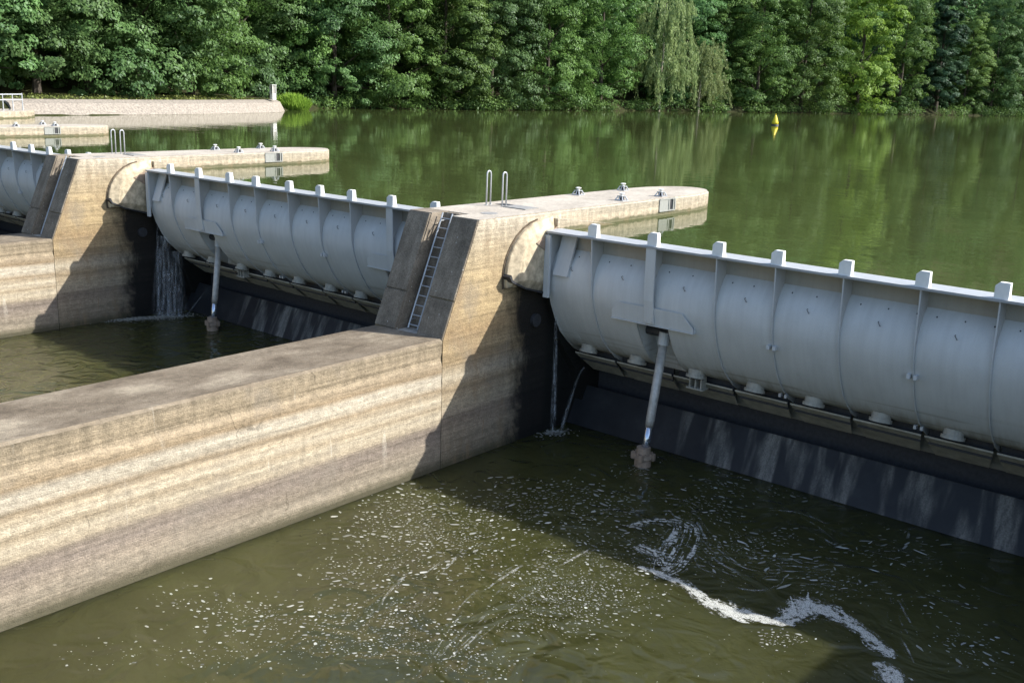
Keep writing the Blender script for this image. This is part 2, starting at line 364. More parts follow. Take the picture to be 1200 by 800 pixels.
# ------------------------------------------------------------------ mesh helpers
def tag(o, label=None, cat=None, group=None, kind=None):
    if label: o['label'] = label
    if cat: o['category'] = cat
    if group: o['group'] = group
    if kind: o['kind'] = kind
    return o
def empty(name, loc=(0, 0, 0), rz=0.0):
    o = bpy.data.objects.new(name, None); COL.objects.link(o); o.location = loc; o.rotation_euler = (0, 0, rz); o.empty_display_size = 0.2
    return o
def link(name, me, mat, parent=None, smooth=False):
    if mat is not None and not me.materials: me.materials.append(mat)
    if smooth: me.polygons.foreach_set('use_smooth', [True]*len(me.polygons))
    o = bpy.data.objects.new(name, me); COL.objects.link(o)
    if parent is not None: o.parent = parent
    return o
class MB:
    def __init__(s): s.v = []; s.f = []
    def add(s, v, f):
        b = len(s.v); s.v += [tuple(p) for p in v]; s.f += [tuple(i+b for i in q) for q in f]; return s
    def box(s, x0, x1, y0, y1, z0, z1):
        return s.add([(x0,y0,z0),(x1,y0,z0),(x1,y1,z0),(x0,y1,z0),(x0,y0,z1),(x1,y0,z1),(x1,y1,z1),(x0,y1,z1)],
                     [(0,3,2,1),(4,5,6,7),(0,1,5,4),(1,2,6,5),(2,3,7,6),(3,0,4,7)])
    def prism_x(s, prof, x0, x1):      # prof: (y,z) polygon extruded along x
        n = len(prof)
        return s.add([(x0, y, z) for y, z in prof] + [(x1, y, z) for y, z in prof],
                     [tuple(range(n)), tuple(range(2*n-1, n-1, -1))] + [(i, n+i, n+(i+1) % n, (i+1) % n) for i in range(n)])
    def prism_z(s, prof, z0, z1):      # prof: (x,y) polygon, counter-clockwise
        n = len(prof)
        return s.add([(x, y, z0) for x, y in prof] + [(x, y, z1) for x, y in prof],
                     [tuple(range(n-1, -1, -1)), tuple(range(n, 2*n))] + [(i, (i+1) % n, n+(i+1) % n, n+i) for i in range(n)])
    def tube(s, pts, rad, n=8, cap=True):
        pts = [Vector(p) for p in pts]; rs = rad if isinstance(rad, (list, tuple)) else [rad]*len(pts)
        b = len(s.v); ref = None
        for i, p in enumerate(pts):
            d = (pts[min(i+1, len(pts)-1)] - pts[max(i-1, 0)]).normalized()
            if ref is None:
                ref = d.orthogonal().normalized()
            a = (ref - d*ref.dot(d)).normalized(); ref = a; c = d.cross(a)
            for k in range(n):
                t = 2*pi*k/n; q = p + (a*cos(t) + c*sin(t))*rs[i]; s.v.append(tuple(q))
        for i in range(len(pts)-1):
            for k in range(n):
                s.f.append((b+i*n+k, b+i*n+(k+1) % n, b+(i+1)*n+(k+1) % n, b+(i+1)*n+k))
        if cap:
            s.f.append(tuple(b+k for k in range(n-1, -1, -1))); e = b+(len(pts)-1)*n; s.f.append(tuple(e+k for k in range(n)))
        return s
    def mesh(s, name):
        me = bpy.data.meshes.new(name); me.from_pydata(s.v, [], s.f); me.update()
        bm = bmesh.new(); bm.from_mesh(me); bmesh.ops.recalc_face_normals(bm, faces=bm.faces); bm.to_mesh(me); bm.free()
        return me
    def build(s, name, mat, parent=None, smooth=False, bevel=0.0):
        me = s.mesh(name)
        if bevel:
            bm = bmesh.new(); bm.from_mesh(me)
            ed = [e for e in bm.edges if len(e.link_faces) == 2 and e.calc_face_angle(0) > 0.5]
            bmesh.ops.bevel(bm, geom=ed, offset=bevel, segments=2, affect='EDGES', clamp_overlap=True); bm.to_mesh(me); bm.free()
        return link(name, me, mat, parent, smooth)
def quads_mesh(name, V, tint=None):
    """V: (n,4,3) array of quads"""
    n = len(V); me = bpy.data.meshes.new(name)
    me.vertices.add(n*4); me.vertices.foreach_set('co', V.reshape(-1).astype(np.float32))
    me.loops.add(n*4); me.loops.foreach_set('vertex_index', np.arange(n*4, dtype=np.int32))
    me.polygons.add(n); me.polygons.foreach_set('loop_start', np.arange(0, n*4, 4, dtype=np.int32)); me.polygons.foreach_set('loop_total', np.full(n, 4, dtype=np.int32))
    if tint is not None:
        a = me.attributes.new('tint', 'FLOAT', 'FACE'); a.data.foreach_set('value', tint.astype(np.float32))
    me.update(calc_edges=True)
    return me
def copy_tree(o, parent=None, dx=0.0):
    c = o.copy(); COL.objects.link(c)
    if parent is not None: c.parent = parent
    else: c.location.x += dx
    for ch in o.children: copy_tree(ch, c)
    return c
rng = np.random.default_rng(11); random.seed(5)

# ------------------------------------------------------------------ terrain and water
SHORE = [(-78, -200), (-77, -60), (-77, 14), (-76.5, 29), (-78, 42), (-82.5, 57), (-91.5, 66), (-96, 78), (-90, 106), (-88, 153), (-76, 206), (-59, 280), (-20, 370), (60, 430), (160, 450), (330, 440)]
sh = np.array(SHORE, float)
def shore_dist(x, y):
    """signed distance to the far bank line, positive on land (left side)"""
    p = np.stack([x, y], -1)[..., None, :]; a = sh[:-1]; d = sh[1:]-a
    t = np.clip(((p-a)*d).sum(-1)/(d*d).sum(-1), 0, 1); q = a + t[..., None]*d
    dd = np.sqrt(((p-q)**2).sum(-1)); k = dd.argmin(-1)
    dist = np.take_along_axis(dd, k[..., None], -1)[..., 0]
    av = a[k]; dv = d[k]; cr = dv[..., 0]*(y-av[..., 1]) - dv[..., 1]*(x-av[..., 0])
    return dist*np.sign(cr)
def ground_z(x, y):
    s = shore_dist(np.asarray(x, float), np.asarray(y, float))
    land = 0.75 + np.clip(s-2.5, 0, 14)*0.05 + np.clip(s-13, 0, 120)*0.85
    bank = ZU - 0.25 + np.clip(s, 0, 2.5)*0.66
    z = np.where(s > 2.5, land, np.where(s > 0, bank, np.maximum(-10.5, ZU-0.25 + s*1.2)))
    return np.where(s > 15, z + 1.2*np.sin(x*0.09)*np.cos(y*0.07), z)
def axis(a, b, fine0, fine1, fs, cs):
    L = list(np.arange(a, fine0, cs)) + list(np.arange(fine0, fine1, fs)) + list(np.arange(fine1, b+1, cs)); return np.array(L)
gx = axis(-1500, 1200, -140, -20, 1.5, 45); gy = axis(-500, 1500, -30, 300, 3.0, 45)
GX, GY = np.meshgrid(gx, gy, indexing='ij'); GZ = ground_z(GX, GY)
nx, ny = len(gx), len(gy); idx = np.arange(nx*ny).reshape(nx, ny)
me = bpy.data.meshes.new('ground')
me.from_pydata(np.stack([GX, GY, GZ], -1).reshape(-1, 3).tolist(), [], np.stack([idx[:-1, :-1], idx[1:, :-1], idx[1:, 1:], idx[:-1, 1:]], -1).reshape(-1, 4).tolist())
tag(link('ground', me, M_GROUND, None, True), 'wooded bank and hillside beyond the water', 'ground', kind='structure')
YWU = 5.16
m = MB().add([(-700, YWU, ZU), (900, YWU, ZU), (900, 900, ZU), (-700, 900, ZU)], [(0, 1, 2, 3)])
tag(m.build('reservoir_water', M_UP), 'calm green water above the weir reflecting the trees', 'water', kind='structure')
m = MB().add([(-79, -160, ZW), (120, -160, ZW), (120, 6.9, ZW), (-79, 6.9, ZW)], [(0, 1, 2, 3)])
tag(m.build('tail_water', M_LOW), 'murky olive water below the weir', 'water', kind='structure')

# ------------------------------------------------------------------ piers
def strata_wall():
    """training wall: side faces follow worn horizontal layers"""
    ys = np.concatenate([np.arange(-42, -0.2, 0.35), [-0.016]]); zs = np.arange(-9.0, ZT-0.03, 0.09)
    r = np.random.default_rng(3)
    base = np.interp(zs, np.linspace(-9, ZT, 40), np.convolve(r.normal(0, 1, 42), [.25, .5, .25], 'valid'))*0.022
    base -= np.exp(-((zs-(ZT-0.55))/0.18)**2)*0.03
    m = MB(); grid = []
    prev = np.zeros(len(zs))
    for y in ys:
        wob = 0.010*np.sin(zs*7+y*0.5) + 0.012*np.sin(zs*3.1-y*0.23)
        grid.append(np.clip(base + wob, -0.06, 0.0) - 0.004)
    grid = np.array(grid)
    zr, zl = ZT+0.07, ZT-0.02
    rows = []
    for i, y in enumerate(ys):
        c = 0.012*sin(y*1.9) + 0.010*sin(y*4.3+1) + r.normal(0, 0.006)
        row = [(-PW, y, -9.0), (-PW, y, zl-0.04), (-PW+0.05, y, zl)]
        for t in (0.25, 0.5, 0.75): row.append((-PW+PW*t, y, zl+(zr-zl)*t + 0.008*sin(y*1.3+t*9)))
        row += [(-0.07-abs(c), y, zr), (-0.012, y, zr-0.05-abs(c))]
        for j in range(len(zs)-1, -1, -1): row.append((grid[i, j], y, zs[j]))
        rows.append(row)
    k = len(rows[0]); v = [p for rw in rows for p in rw]; f = []
    for i in range(len(rows)-1):
        for j in range(k-1): f.append((i*k+j, i*k+j+1, (i+1)*k+j+1, (i+1)*k+j))
    f.append(tuple(range(k))); f.append(tuple((len(rows)-1)*k+j for j in range(k-1, -1, -1)))
    return m.add(v, f)
XC = [-PW, -2.02, -1.12, 0.0]           # cheek | ladder recess | cheek
def slope_pt(t, off=0.0):               # point on the sloping face, t 0 bottom .. 1 top
    d = Vector((0, YT, -ZT)).normalized(); nn = Vector((0, -d.z, d.y))
    q = Vector((0, YT*t, ZT + (0-ZT)*t)) + nn*off; return q.y, q.z
def make_pier():
    root = empty('weir_pier')
    # upstream body with rounded nose
    YN, YR = 16.9, 13.6
    out = [(-PW, 2.25), (0, 2.25), (0, YR)]
    for k in range(1, 16):
        t = pi*k/16; out.append((-PW/2 + PW/2*cos(t), YR + (YN-YR)*sin(t)**0.85))
    out.append((-PW, YR))
    m = MB().prism_z(out, -9.0, 0.0)
    me = m.mesh('pier_body'); bm = bmesh.new(); bm.from_mesh(me)
    ed = [e for e in bm.edges if all(abs(v.co.z) < 1e-6 for v in e.verts) and max(v.co.y for v in e.verts) > 2.3]
    bmesh.ops.bevel(bm, geom=ed, offset=0.06, segments=3, affect='EDGES'); bm.to_mesh(me); bm.free()
    link('pier_body', me, MC_PIER, root)
    # downstream foot and the two cheeks beside the ladder recess
    MB().box(-PW, 0, 0, 2.249, -9.0, ZT).build('pier_foot', MC_PIER, root)
    for a, b in ((XC[0], XC[1]), (XC[2], XC[3])):
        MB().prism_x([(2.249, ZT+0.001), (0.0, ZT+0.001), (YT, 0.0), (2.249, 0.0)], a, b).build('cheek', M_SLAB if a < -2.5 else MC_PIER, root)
    # recess back wall
    MB().prism_x([(0.55, ZT+0.001), (2.249, ZT+0.001), (2.249, -0.02), (YT+0.55, -0.02)], XC[1]+0.002, XC[2]-0.002).build('recess_back', M_SLAB, root)
    # dark facing slabs, two courses on each cheek
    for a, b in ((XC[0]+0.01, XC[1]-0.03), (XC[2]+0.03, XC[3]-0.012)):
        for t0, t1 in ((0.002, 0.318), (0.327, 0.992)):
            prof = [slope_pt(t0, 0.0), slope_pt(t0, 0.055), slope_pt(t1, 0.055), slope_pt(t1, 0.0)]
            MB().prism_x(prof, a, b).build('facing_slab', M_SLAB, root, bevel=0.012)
    # ladder
    lad = empty('ladder'); lad.parent = root
    def rp(t, off): 
        y, z = slope_pt(t, 0); return y + 0.55 - off, z
    lx0, lx1 = -1.86, -1.44
    for x in (lx0, lx1):
        y0, z0 = rp(0.01, 0.22); y1, z1 = rp(1.0, 0.22)
        MB().tube([(x, y0, z0), (x, y1, z1)], 0.028, 6).build('stile', M_GALV, lad)
        for t in (0.08, 0.5, 0.93):
            y, z = rp(t, 0.22); MB().tube([(x, y, z), (x, y+0.26, z)], 0.016, 6).build('standoff', M_GALV, lad)
    for k in range(12):
        y, z = rp(0.04 + k*0.083, 0.22)
        MB().tube([(lx0, y, z), (lx1, y, z)], 0.018, 6).build('rung', M_GALV, lad)
    # side shield: raised curved plate against which the gate end swings
    arc = [(4.95, -0.14)]
    for k in range(9):
        t = k/8; a = radians(98 + 92*t); arc.append((4.55 + 1.86*cos(a), -1.95 + 1.74*sin(a)))
    arc += [(3.4, -2.28), (4.2, -2.5), (5.1, -2.72)]
    for xs, nm in ((0, 'side_shield'), (1, 'side_shield')):
        m = MB()
        if xs == 0: x0, x1 = 0.0, 0.31
        else: x0, x1 = -PW, -PW-0.31
        n = len(arc); inner = []
        cyy, czz = 4.4, -1.4
        for (y, z) in arc:
            inner.append((y + (cyy-y)*0.24, z + (czz-z)*0.24))
        mid = (x0*0.55+x1*0.45)
        v = [(x0, y, z) for y, z in arc] + [(mid, y, z) for y, z in arc] + [(x1, y, z) for y, z in inner]
        f = [tuple(range(n)), tuple(range(3*n-1, 2*n-1, -1))]
        for i in range(n):
            j = (i+1) % n; f += [(i, n+i, n+j, j), (n+i, 2*n+i, 2*n+j, n+j)]
        m.add(v, f).build(nm, M_SHIELD, root, bevel=0.015)
        if xs == 0:
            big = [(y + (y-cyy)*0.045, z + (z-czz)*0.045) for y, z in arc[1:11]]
            MB().prism_x(big + list(reversed(arc[1:11])), 0.002, 0.03).build('shield_rim', M_RIM, root)  # thin dark brown strip following the outside of the shield arc
        # rubber sealed rail below it
        if xs == 0:
            MB().prism_x([(2.62, -1.86), (2.74, -2.04), (3.42, -2.34), (4.22, -2.56), (5.1, -2.86), (5.1, -2.73), (4.2, -2.505), (3.4, -2.285), (2.78, -1.98), (2.70, -1.80)], 0.0, 0.34).build('seal_lip', M_DARK, root)
            MB().prism_x([(5.0, -0.20), (9.2, -0.75), (9.2, -7.6), (7.2, -7.6), (6.4, -5.6), (5.45, -4.4), (5.0, -3.0)], 0.0, 0.30).build('seal_plate', MC_PIER, root)
            MB().prism_x([(3.9, -0.9), (4.93, -0.45), (4.97, -1.1), (4.45, -1.25)], 0.31, 0.34).build('broken_edge', M_BASE, root)
            MB().tube([(0.0, 4.35, -3.55), (0.12, 4.35, -3.55)], 0.22, 14).build('pipe_outlet', M_DARK, root)
        else:
            MB().prism_x([(5.0, -0.20), (9.2, -0.75), (9.2, -7.6), (7.2, -7.6), (6.4, -5.6), (5.45, -4.4), (5.0, -3.0)], -PW-0.30, -PW).build('seal_plate', MC_PIER, root)
    # mooring niche on the side, under the last bollard
    ni = empty('mooring_niche'); ni.parent = root
    y0, y1 = 11.6, 12.7
    MB().box(0.004, 0.05, y0, y1, -0.055, -0.012).build('frame_bar', M_NICHE, ni)
    MB().box(0.004, 0.05, y0, y1, -0.50, -0.455).build('frame_bar', M_NICHE, ni)
    MB().box(0.002, 0.035, y0, y0+0.62, -0.455, -0.055).build('niche_plate', M_NICHE, ni)
    for a in (y0+0.62, y0+0.92, y1-0.06):
        MB().box(0.004, 0.06, a, a+0.06, -0.455, -0.055).build('niche_bar', M_NICHE, ni)
    MB().box(0.002, 0.012, y0+0.68, y1-0.06, -0.455, -0.055).build('niche_back', M_DARK, ni)
    # hatch beside the hand hoops
    MB().box(-1.72, -0.72, 4.55, 5.25, 0.002, 0.03).build('hatch_cover', M_HATCH, root)
    MB().box(-2.35, -1.78, 4.9, 5.3, 0.003, 0.012).build('hatch_opening', M_DARK, root)
    MB().prism_z([(-0.85+0.28*cos(2*pi*k/14), 2.9+0.28*sin(2*pi*k/14)) for k in range(14)], 0.002, 0.012).build('manhole_cover', M_HATCH, root)
    strata_wall().build('training_wall', MC_WALL, root)
    return root
pier = make_pier()
pier_lab = ['tan concrete pier with dark sloping ladder face, nearest, between the two large grey gates',
            'farther tan concrete pier left of the middle gate with dark sloping ladder face',
            'low pale pier end near the left edge, its wall hidden behind the middle pier',
            'concrete pier at the right end of the nearest gate']
piers = [pier]
for k, dx in ((1, -P), (2, -2*P), (3, P)):
    piers.append(copy_tree(pier, None, dx))
for o, l in zip(piers, pier_lab): tag(o, l, 'pier', 'weir piers')
# far abutment with its railing
m = MB().prism_z([(-77.5, 2), (-71.6, 2), (-71.6, 18.5), (-72.6, 21.5), (-75.0, 23.4), (-77.5, 23.9)], -9.0, -0.05)
tag(m.build('abutment', MC_PIER, bevel=0.05), 'low concrete abutment below the railing at the left edge', 'abutment')

# ------------------------------------------------------------------ gates
RIB = [(4.42, -0.56), (4.47, -1.2), (4.50, -2.0), (4.58, -2.5), (4.76, -3.02), (5.02, -3.55), (5.32, -4.02), (5.80, -4.48), (6.12, -4.74), (6.5, -4.95), (7.40, -5.60)]
BELLY = [(5.06, -1.13), (4.92, -1.27), (4.82, -1.42), (4.72, -1.60), (4.65, -1.80), (4.605, -2.05), (4.60, -2.3), (4.63, -2.52), (4.70, -2.76), (4.80, -3.02), (4.92, -3.28), (5.06, -3.54), (5.21, -3.78), (5.37, -4.0), (5.56, -4.22), (5.80, -4.44), (6.1, -4.63), (6.45, -4.75), (6.85, -4.80)]
SKIN = [(5.06, -0.52), (5.14, -1.13), (5.3, -2.0), (5.6, -3.0), (6.1, -4.0), (6.8, -5.0), (7.5, -5.78)]
def make_gate(name, xl, xr, ribs, heavy, teeth_out=()):
    """xl, xr: gate ends; ribs: rib positions; heavy: ribs that carry a strut"""
    root = empty(name)
    # curved upstream skin
    m = MB(); n = len(SKIN)
    prof = [(y, z) for y, z in SKIN] + [(y+0.05, z) for y, z in reversed(SKIN)]
    m.prism_x(prof, xl, xr).build('skin_plate', M_PAINT, root)
    # recessed web between crest and belly
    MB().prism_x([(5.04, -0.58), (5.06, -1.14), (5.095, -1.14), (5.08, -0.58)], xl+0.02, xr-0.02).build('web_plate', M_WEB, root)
    # crest plate with front lip
    MB().prism_x([(4.36, -0.60), (4.36, -0.535), (5.05, -0.515), (5.05, -0.56), (4.42, -0.575), (4.42, -0.60)], xl-0.03, xr+0.03).build('crest_plate', M_CREST, root)
    # belly panels
    slots = [(h-0.60, h+0.55) for h in heavy]
    zs_cut = 3.04
    edges = [xl] + list(ribs) + [xr]
    def strip(m, x0, x1, prof):
        nn = len(prof)
        m.add([(x0, y, z) for y, z in prof] + [(x1, y, z) for y, z in prof], [(i, nn+i, nn+i+1, i+1) for i in range(nn-1)])
    kcut = [i for i, (y, z) in enumerate(BELLY) if z >= -zs_cut][-1]
    for a, b in zip(edges[:-1], edges[1:]):
        m = MB(); xs = [a+0.012, b-0.012]; cuts = []
        for s0, s1 in slots:
            for q in (s0, s1):
                if a < q < b: cuts.append(q)
        pts = [xs[0]] + cuts + [xs[1]]
        for x0, x1 in zip(pts[:-1], pts[1:]):
            mid = (x0+x1)/2
            inside = any(s0 < mid < s1 for s0, s1 in slots)
            pf = BELLY[:kcut+1] if inside else BELLY; ns = 6; nn = len(pf); vv = []
            for q in range(ns+1):
                xx = x0+(x1-x0)*q/ns; cr = 0.045*(1-((xx-(a+b)/2)/((b-a)/2))**2)
                for i, (y, z) in enumerate(pf): vv.append((xx, y-cr*sin(pi*min(1, i/14))*.9, z-cr*.3*sin(pi*min(1, i/14))))
            m.add(vv, [(q*nn+i, (q+1)*nn+i, (q+1)*nn+i+1, q*nn+i+1) for q in range(ns) for i in range(nn-1)])
        pan = m.build('belly_panel', M_PAINT, root, True)
        xm = (a+b)/2
        # lifting lug and vent holes
        if b-a > 1.2:
            MB().tube([(xm-0.03, 4.66, -1.64), (xm-0.03, 4.60, -1.65), (xm+0.03, 4.58, -1.73), (xm+0.03, 4.63, -1.75)], 0.012, 5).build('lug', M_LUG, pan)
            for q in (-0.32, 0.05, 0.42):
                MB().tube([(xm+q*(b-a), 4.893, -1.30), (xm+q*(b-a), 4.87, -1.33)], 0.018, 6).build('drain_hole', M_DARK, pan)
    # closing boxes round the strut openings
    for s0, s1 in slots:
        low = BELLY[kcut:]
        side = low + [(6.85, -3.2), (6.3, low[0][1])]
        for q in (s0, s1):
            MB().prism_x([(y+0.004, z) for y, z in side], q-0.012, q+0.012).build('slot_cheek', M_PAINT, root)
        MB().box(s0+0.012, s1-0.012, 6.28, 6.32, -4.7, -3.0).build('slot_back', M_PAINT, root)
        MB().box(s0+0.012, s1-0.012, 4.85, 6.3, -3.06, -3.03).build('slot_roof', M_PAINT, root)
        MB().tube([(s0+0.03, 5.45, -3.35), (s1-0.03, 5.45, -3.35)], 0.16, 12).build('hinge_pin', M_DARK, root)
    # ribs
    for k, x in enumerate(ribs):
        hv = any(abs(x-h) < 0.01 for h in heavy)
        prof = RIB + [(7.5, -5.5), (6.9, -4.9), (6.2, -4.5), (5.5, -4.0), (5.06, -3.3), (4.9, -2.4), (5.04, -1.2), (5.06, -0.6)]
        cutp = prof
        if hv:
            cutp = RIB[:5] + [(4.95, -3.03), (4.9, -2.4), (5.04, -1.2), (5.06, -0.6)]
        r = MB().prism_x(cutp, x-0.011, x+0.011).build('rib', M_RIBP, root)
        if hv:
            MB().prism_x([(4.385, -0.605), (4.43, -2.2), (4.545, -2.93), (4.58, -2.93), (4.465, -2.2), (4.42, -0.605)], x-0.17, x+0.17).build('rib_flange', M_PAINT, r)
            # trapezoid cover plate over the strut opening
            pl = [(x-1.42, -2.97), (x+1.52, -2.97), (x+1.52, -2.84), (x+1.15, -2.42), (x-1.10, -2.42), (x-1.42, -2.72)]
            py = lambda z: 4.50 + (-2.42-z)*0.20
            v = [(a, py(z), z) for a, z in pl] + [(a, py(z)+0.035, z) for a, z in pl]; nn = len(pl)
            MB().add(v, [tuple(range(nn)), tuple(range(2*nn-1, nn-1, -1))] + [(i, (i+1) % nn, nn+(i+1) % nn, nn+i) for i in range(nn)]).build('cover_plate', M_PAINT, root, bevel=0.008)
            MB().box(x-1.44, x+1.54, 4.58, 4.80, -3.0, -2.972).build('cover_ledge', M_PAINT2, root)
            bm_ = MB()
            for q in (-1.42, 1.52):
                MB().box(x+q-0.012, x+q+0.012, 4.66, 4.78, -2.97, -2.80).build('cover_side', M_PAINT, root)
            for q in (-0.1, 0.1):
                for zq in (-2.75, -2.86):
                    MB().tube([(x+q, 4.56, zq), (x+q, 4.51, zq)], 0.022, 6).build('bolt', M_GALV, root)
        else:
            fl = [(y-0.012, z) for y, z in RIB[:8]]
            bk = [(y+0.012, z) for y, z in reversed(RIB[:8])]
            MB().prism_x(fl+bk, x-0.018, x+0.018).build('rib_edge', M_PAINT2, r)
            if k % 2 == 1:
                for q in (-0.09, 0.09):
                    MB().box(x+q-0.045, x+q+0.045, 4.60, 4.78, -2.98, -2.86).build('clamp', M_PAINT2, r)
                    MB().box(x+q-0.035, x+q+0.035, 5.70, 5.83, -4.62, -4.52).build('clamp', M_GALV, r)
    # tail plates down to the hinge, one between each pair of ribs
    for a, b in zip(edges[:-1], edges[1:]):
        if b-a < 0.5: continue
        tp = [(a+0.06, 6.16, -4.87), (b-0.03, 6.16, -4.87), (b-0.34, 7.25, -5.66), (a+0.10, 7.25, -5.66)]
        MB().add([(x, y, z) for x, y, z in tp]+[(x, y, z-0.05) for x, y, z in tp], [(0,1,2,3),(7,6,5,4)]+[(i,(i+1)%4,4+(i+1)%4,4+i) for i in range(4)]).build('tail_plate', M_TAIL, root)
        MB().prism_x([(6.42, -4.72), (6.42, -5.18), (6.47, -5.18), (6.47, -4.74)], a+0.1, b-0.1).build('tail_web', M_DARK, root)
    # round manhole stubs under the belly
    for a, b in zip(edges[:-1], edges[1:]):
        if b-a < 1.0: continue
        x = a + (b-a)*0.46
        if any(s0-0.3 < x < s1+0.3 for s0, s1 in slots): x = a+0.5 if b-a > 1.7 else x
        d = Vector((0, -0.22, -0.976)); p = Vector((x, 5.95, -4.44))
        st = MB().tube([p, p+d*0.24], 0.27, 18).build('manhole_stub', M_CAP, root, False)
        MB().tube([p+d*0.18, p+d*0.27], 0.315, 18).build('flange_ring', M_CAP, st)
        MB().tube([p+d*0.27, p+d*0.29], 0.20, 14).build('manhole_lid', M_DARK, st)
        for q in range(12):
            t = 2*pi*q/12; e1 = Vector((1, 0, 0)); e2 = d.cross(e1); c = p + d*0.27 + (e1*cos(t)+e2*sin(t))*0.26
            MB().tube([c, c+d*0.03], 0.024, 6).build('bolt', M_DARK, st)
    # ends
    for xe, sg in ((xl, 1), (xr, -1)):
        prof = RIB + [(7.5, -5.6), (6.6, -4.2), (5.6, -2.8), (5.2, -1.6), (5.08, -0.6)]
        MB().prism_x(prof, xe-0.02, xe+0.02).build('end_plate', M_PAINT, root)
        MB().box(xe-0.05, xe+0.16, 4.34, 4.43, -2.72, -0.665).build('seal_strip', M_PAINT2, root)
        MB().prism_x([(4.47, -1.95), (4.56, -1.95), (5.03, -0.66), (4.94, -0.66)], min(xe+sg*0.22, xe+sg*0.80), max(xe+sg*0.22, xe+sg*0.80)).build('corner_stiffener', M_PAINT2, root)
        y2 = [(y-0.02, z) for y, z in BELLY[5:15]]; y3 = [(y+0.02, z) for y, z in reversed(BELLY[5:15])]
        MB().prism_x(y2+y3, min(xe+sg*0.03, xe+sg*0.72), max(xe+sg*0.03, xe+sg*0.72)).build('end_band', M_PAINT, root)
    # teeth along the crest
    for x in ribs:
        w = 0.17
        pl = [(x-w, -0.545), (x+w, -0.545), (x+w, -0.13), (x-w+0.10, -0.13), (x-w, -0.22)]
        v = [(a, 4.42, z) for a, z in pl] + [(a, 4.63-0.12*(z+0.545), z) for a, z in pl]
        MB().add(v, [(4,3,2,1,0),(5,6,7,8,9)]+[(i,(i+1)%5,5+(i+1)%5,5+i) for i in range(5)]).build('crest_tooth', M_TOOTH, root, bevel=0.006)
    return root
T1 = [2.12, 4.33, 6.53, 8.36, 10.3, 12.31, 14.19, 16.6, 18.9]
T2 = [-21.84, -19.57, -17.25, -15.37, -13.13, -11.2, -9.32, -7.09, -4.84]
T3 = [-37.59-2.1*k for k in (5, 4, 3, 2, 1)] + [-37.59, -35.46, -33.44, -31.41, -29.3]
g1 = make_gate('flap_gate', 0.37, 20.9, T1, [T1[1], T1[7]])
g2 = make_gate('flap_gate', -P+0.62, -PW-0.37, T2, [T2[1], T2[7]])
g3 = make_gate('flap_gate', -2*P+0.62, -P-PW-0.37, T3, [T3[1], T3[8]])
tag(g1, 'large grey steel flap gate with ribbed belly, nearest, right of the ladder pier', 'flap gate', 'weir gates')
tag(g2, 'grey steel flap gate with ribbed belly in the middle bay, between two piers', 'flap gate', 'weir gates')
tag(g3, 'farthest grey steel flap gate, cut off by the left edge of the photo', 'flap gate', 'weir gates')
# little clamp bracket hanging under the belly next to the strut
for x, par in ((5.35, g1), (T2[1]+0.95, g2)):
    br = empty('catch_bracket', (x, 6.0, -4.62)); br.parent = par
    for q in (-0.2, 0.0, 0.2): MB().box(q-0.02, q+0.02, -0.12, 0.2, -0.42, 0.02).build('bracket_plate', M_CAP, br)
    MB().box(-0.3, 0.3, -0.16, 0.22, -0.46, -0.42).build('bracket_foot', M_CAP, br)

# sills under the gates
def make_sill(x0, x1, loc):
    root = empty('weir_sill', (loc, 0, 0))
    MB().prism_x([(6.44, -7.64), (7.16, -6.33), (7.22, -6.34), (7.75, -6.62), (9.5, -6.62), (9.5, -9.0), (5.8, -9.0)], x0, x1).build('sill_face', M_SILL, root)
    MB().prism_x([(7.86, -6.6), (7.86, -5.2), (8.4, -5.2), (8.4, -6.6)], x0, x1).build('hinge_beam', M_DARK, root)
    return root
tag(make_sill(0.002, P-PW-0.002, 0), 'dark wet sill sloping into the water below the nearest gate', 'weir sill', 'weir sills')
tag(make_sill(0.002, P-PW-0.002, -P), 'dark wet sill below the middle gate', 'weir sill', 'weir sills')
tag(make_sill(0.002, P-PW-0.002, -2*P), 'dark sill below the farthest gate', 'weir sill', 'weir sills')

# struts
def make_strut(base, top):
    b = Vector(base); t = Vector(top); d = (t-b).normalized()
    root = empty('support_strut', base)
    r = lambda s, e: [(d*s), (d*e)]
    L = (t-b).length
    MB().tube([d*0.3, d*1.35], 0.125, 16).build('polished_rod', M_CHROME, root, True)
    MB().tube([d*1.28, d*1.5, d*(L-0.35)], [0.135, 0.14, 0.14], 16).build('stained_tube', M_ROD, root, True)
    MB().tube([d*(L-0.4), d*L], 0.19, 14).build('rod_eye', M_PAINT2, root)
    ft = MB().tube([Vector((0, 0, -0.9)), Vector((0, 0, 0.22)), Vector((0, 0, 0.26))], [0.27, 0.27, 0.24], 14).build('foot', M_BASE, root)
    MB().tube([Vector((0, 0, 0.26)), Vector((0, 0, 0.40))], [0.33, 0.31], 14).build('foot_collar', M_BASE, root, bevel=0.02)
    MB().tube([Vector((0, 0, 0.40)), Vector((0, 0, 0.62))], [0.24, 0.22], 14).build('gland', M_BASE, root)
    for k in range(8):
        a = 2*pi*k/8; c = Vector((0.275*cos(a), 0.275*sin(a), 0.40))
        MB().tube([c, c+Vector((0, 0, 0.06))], 0.035, 6).build('bolt', M_BASE, root)
    for k in range(4):
        a = 2*pi*k/4+0.4; c = Vector((0.31*cos(a), 0.31*sin(a), 0.33))
        MB().box(c.x-0.07, c.x+0.07, c.y-0.07, c.y+0.07, 0.20, 0.44).build('foot_lug', M_BASE, root, bevel=0.02)
    return root
tag(make_strut((4.31, 4.79, ZW), (4.44, 5.38, -3.32)), 'slanting steel strut with rusty foot in the water under the nearest gate', 'strut', 'gate struts')
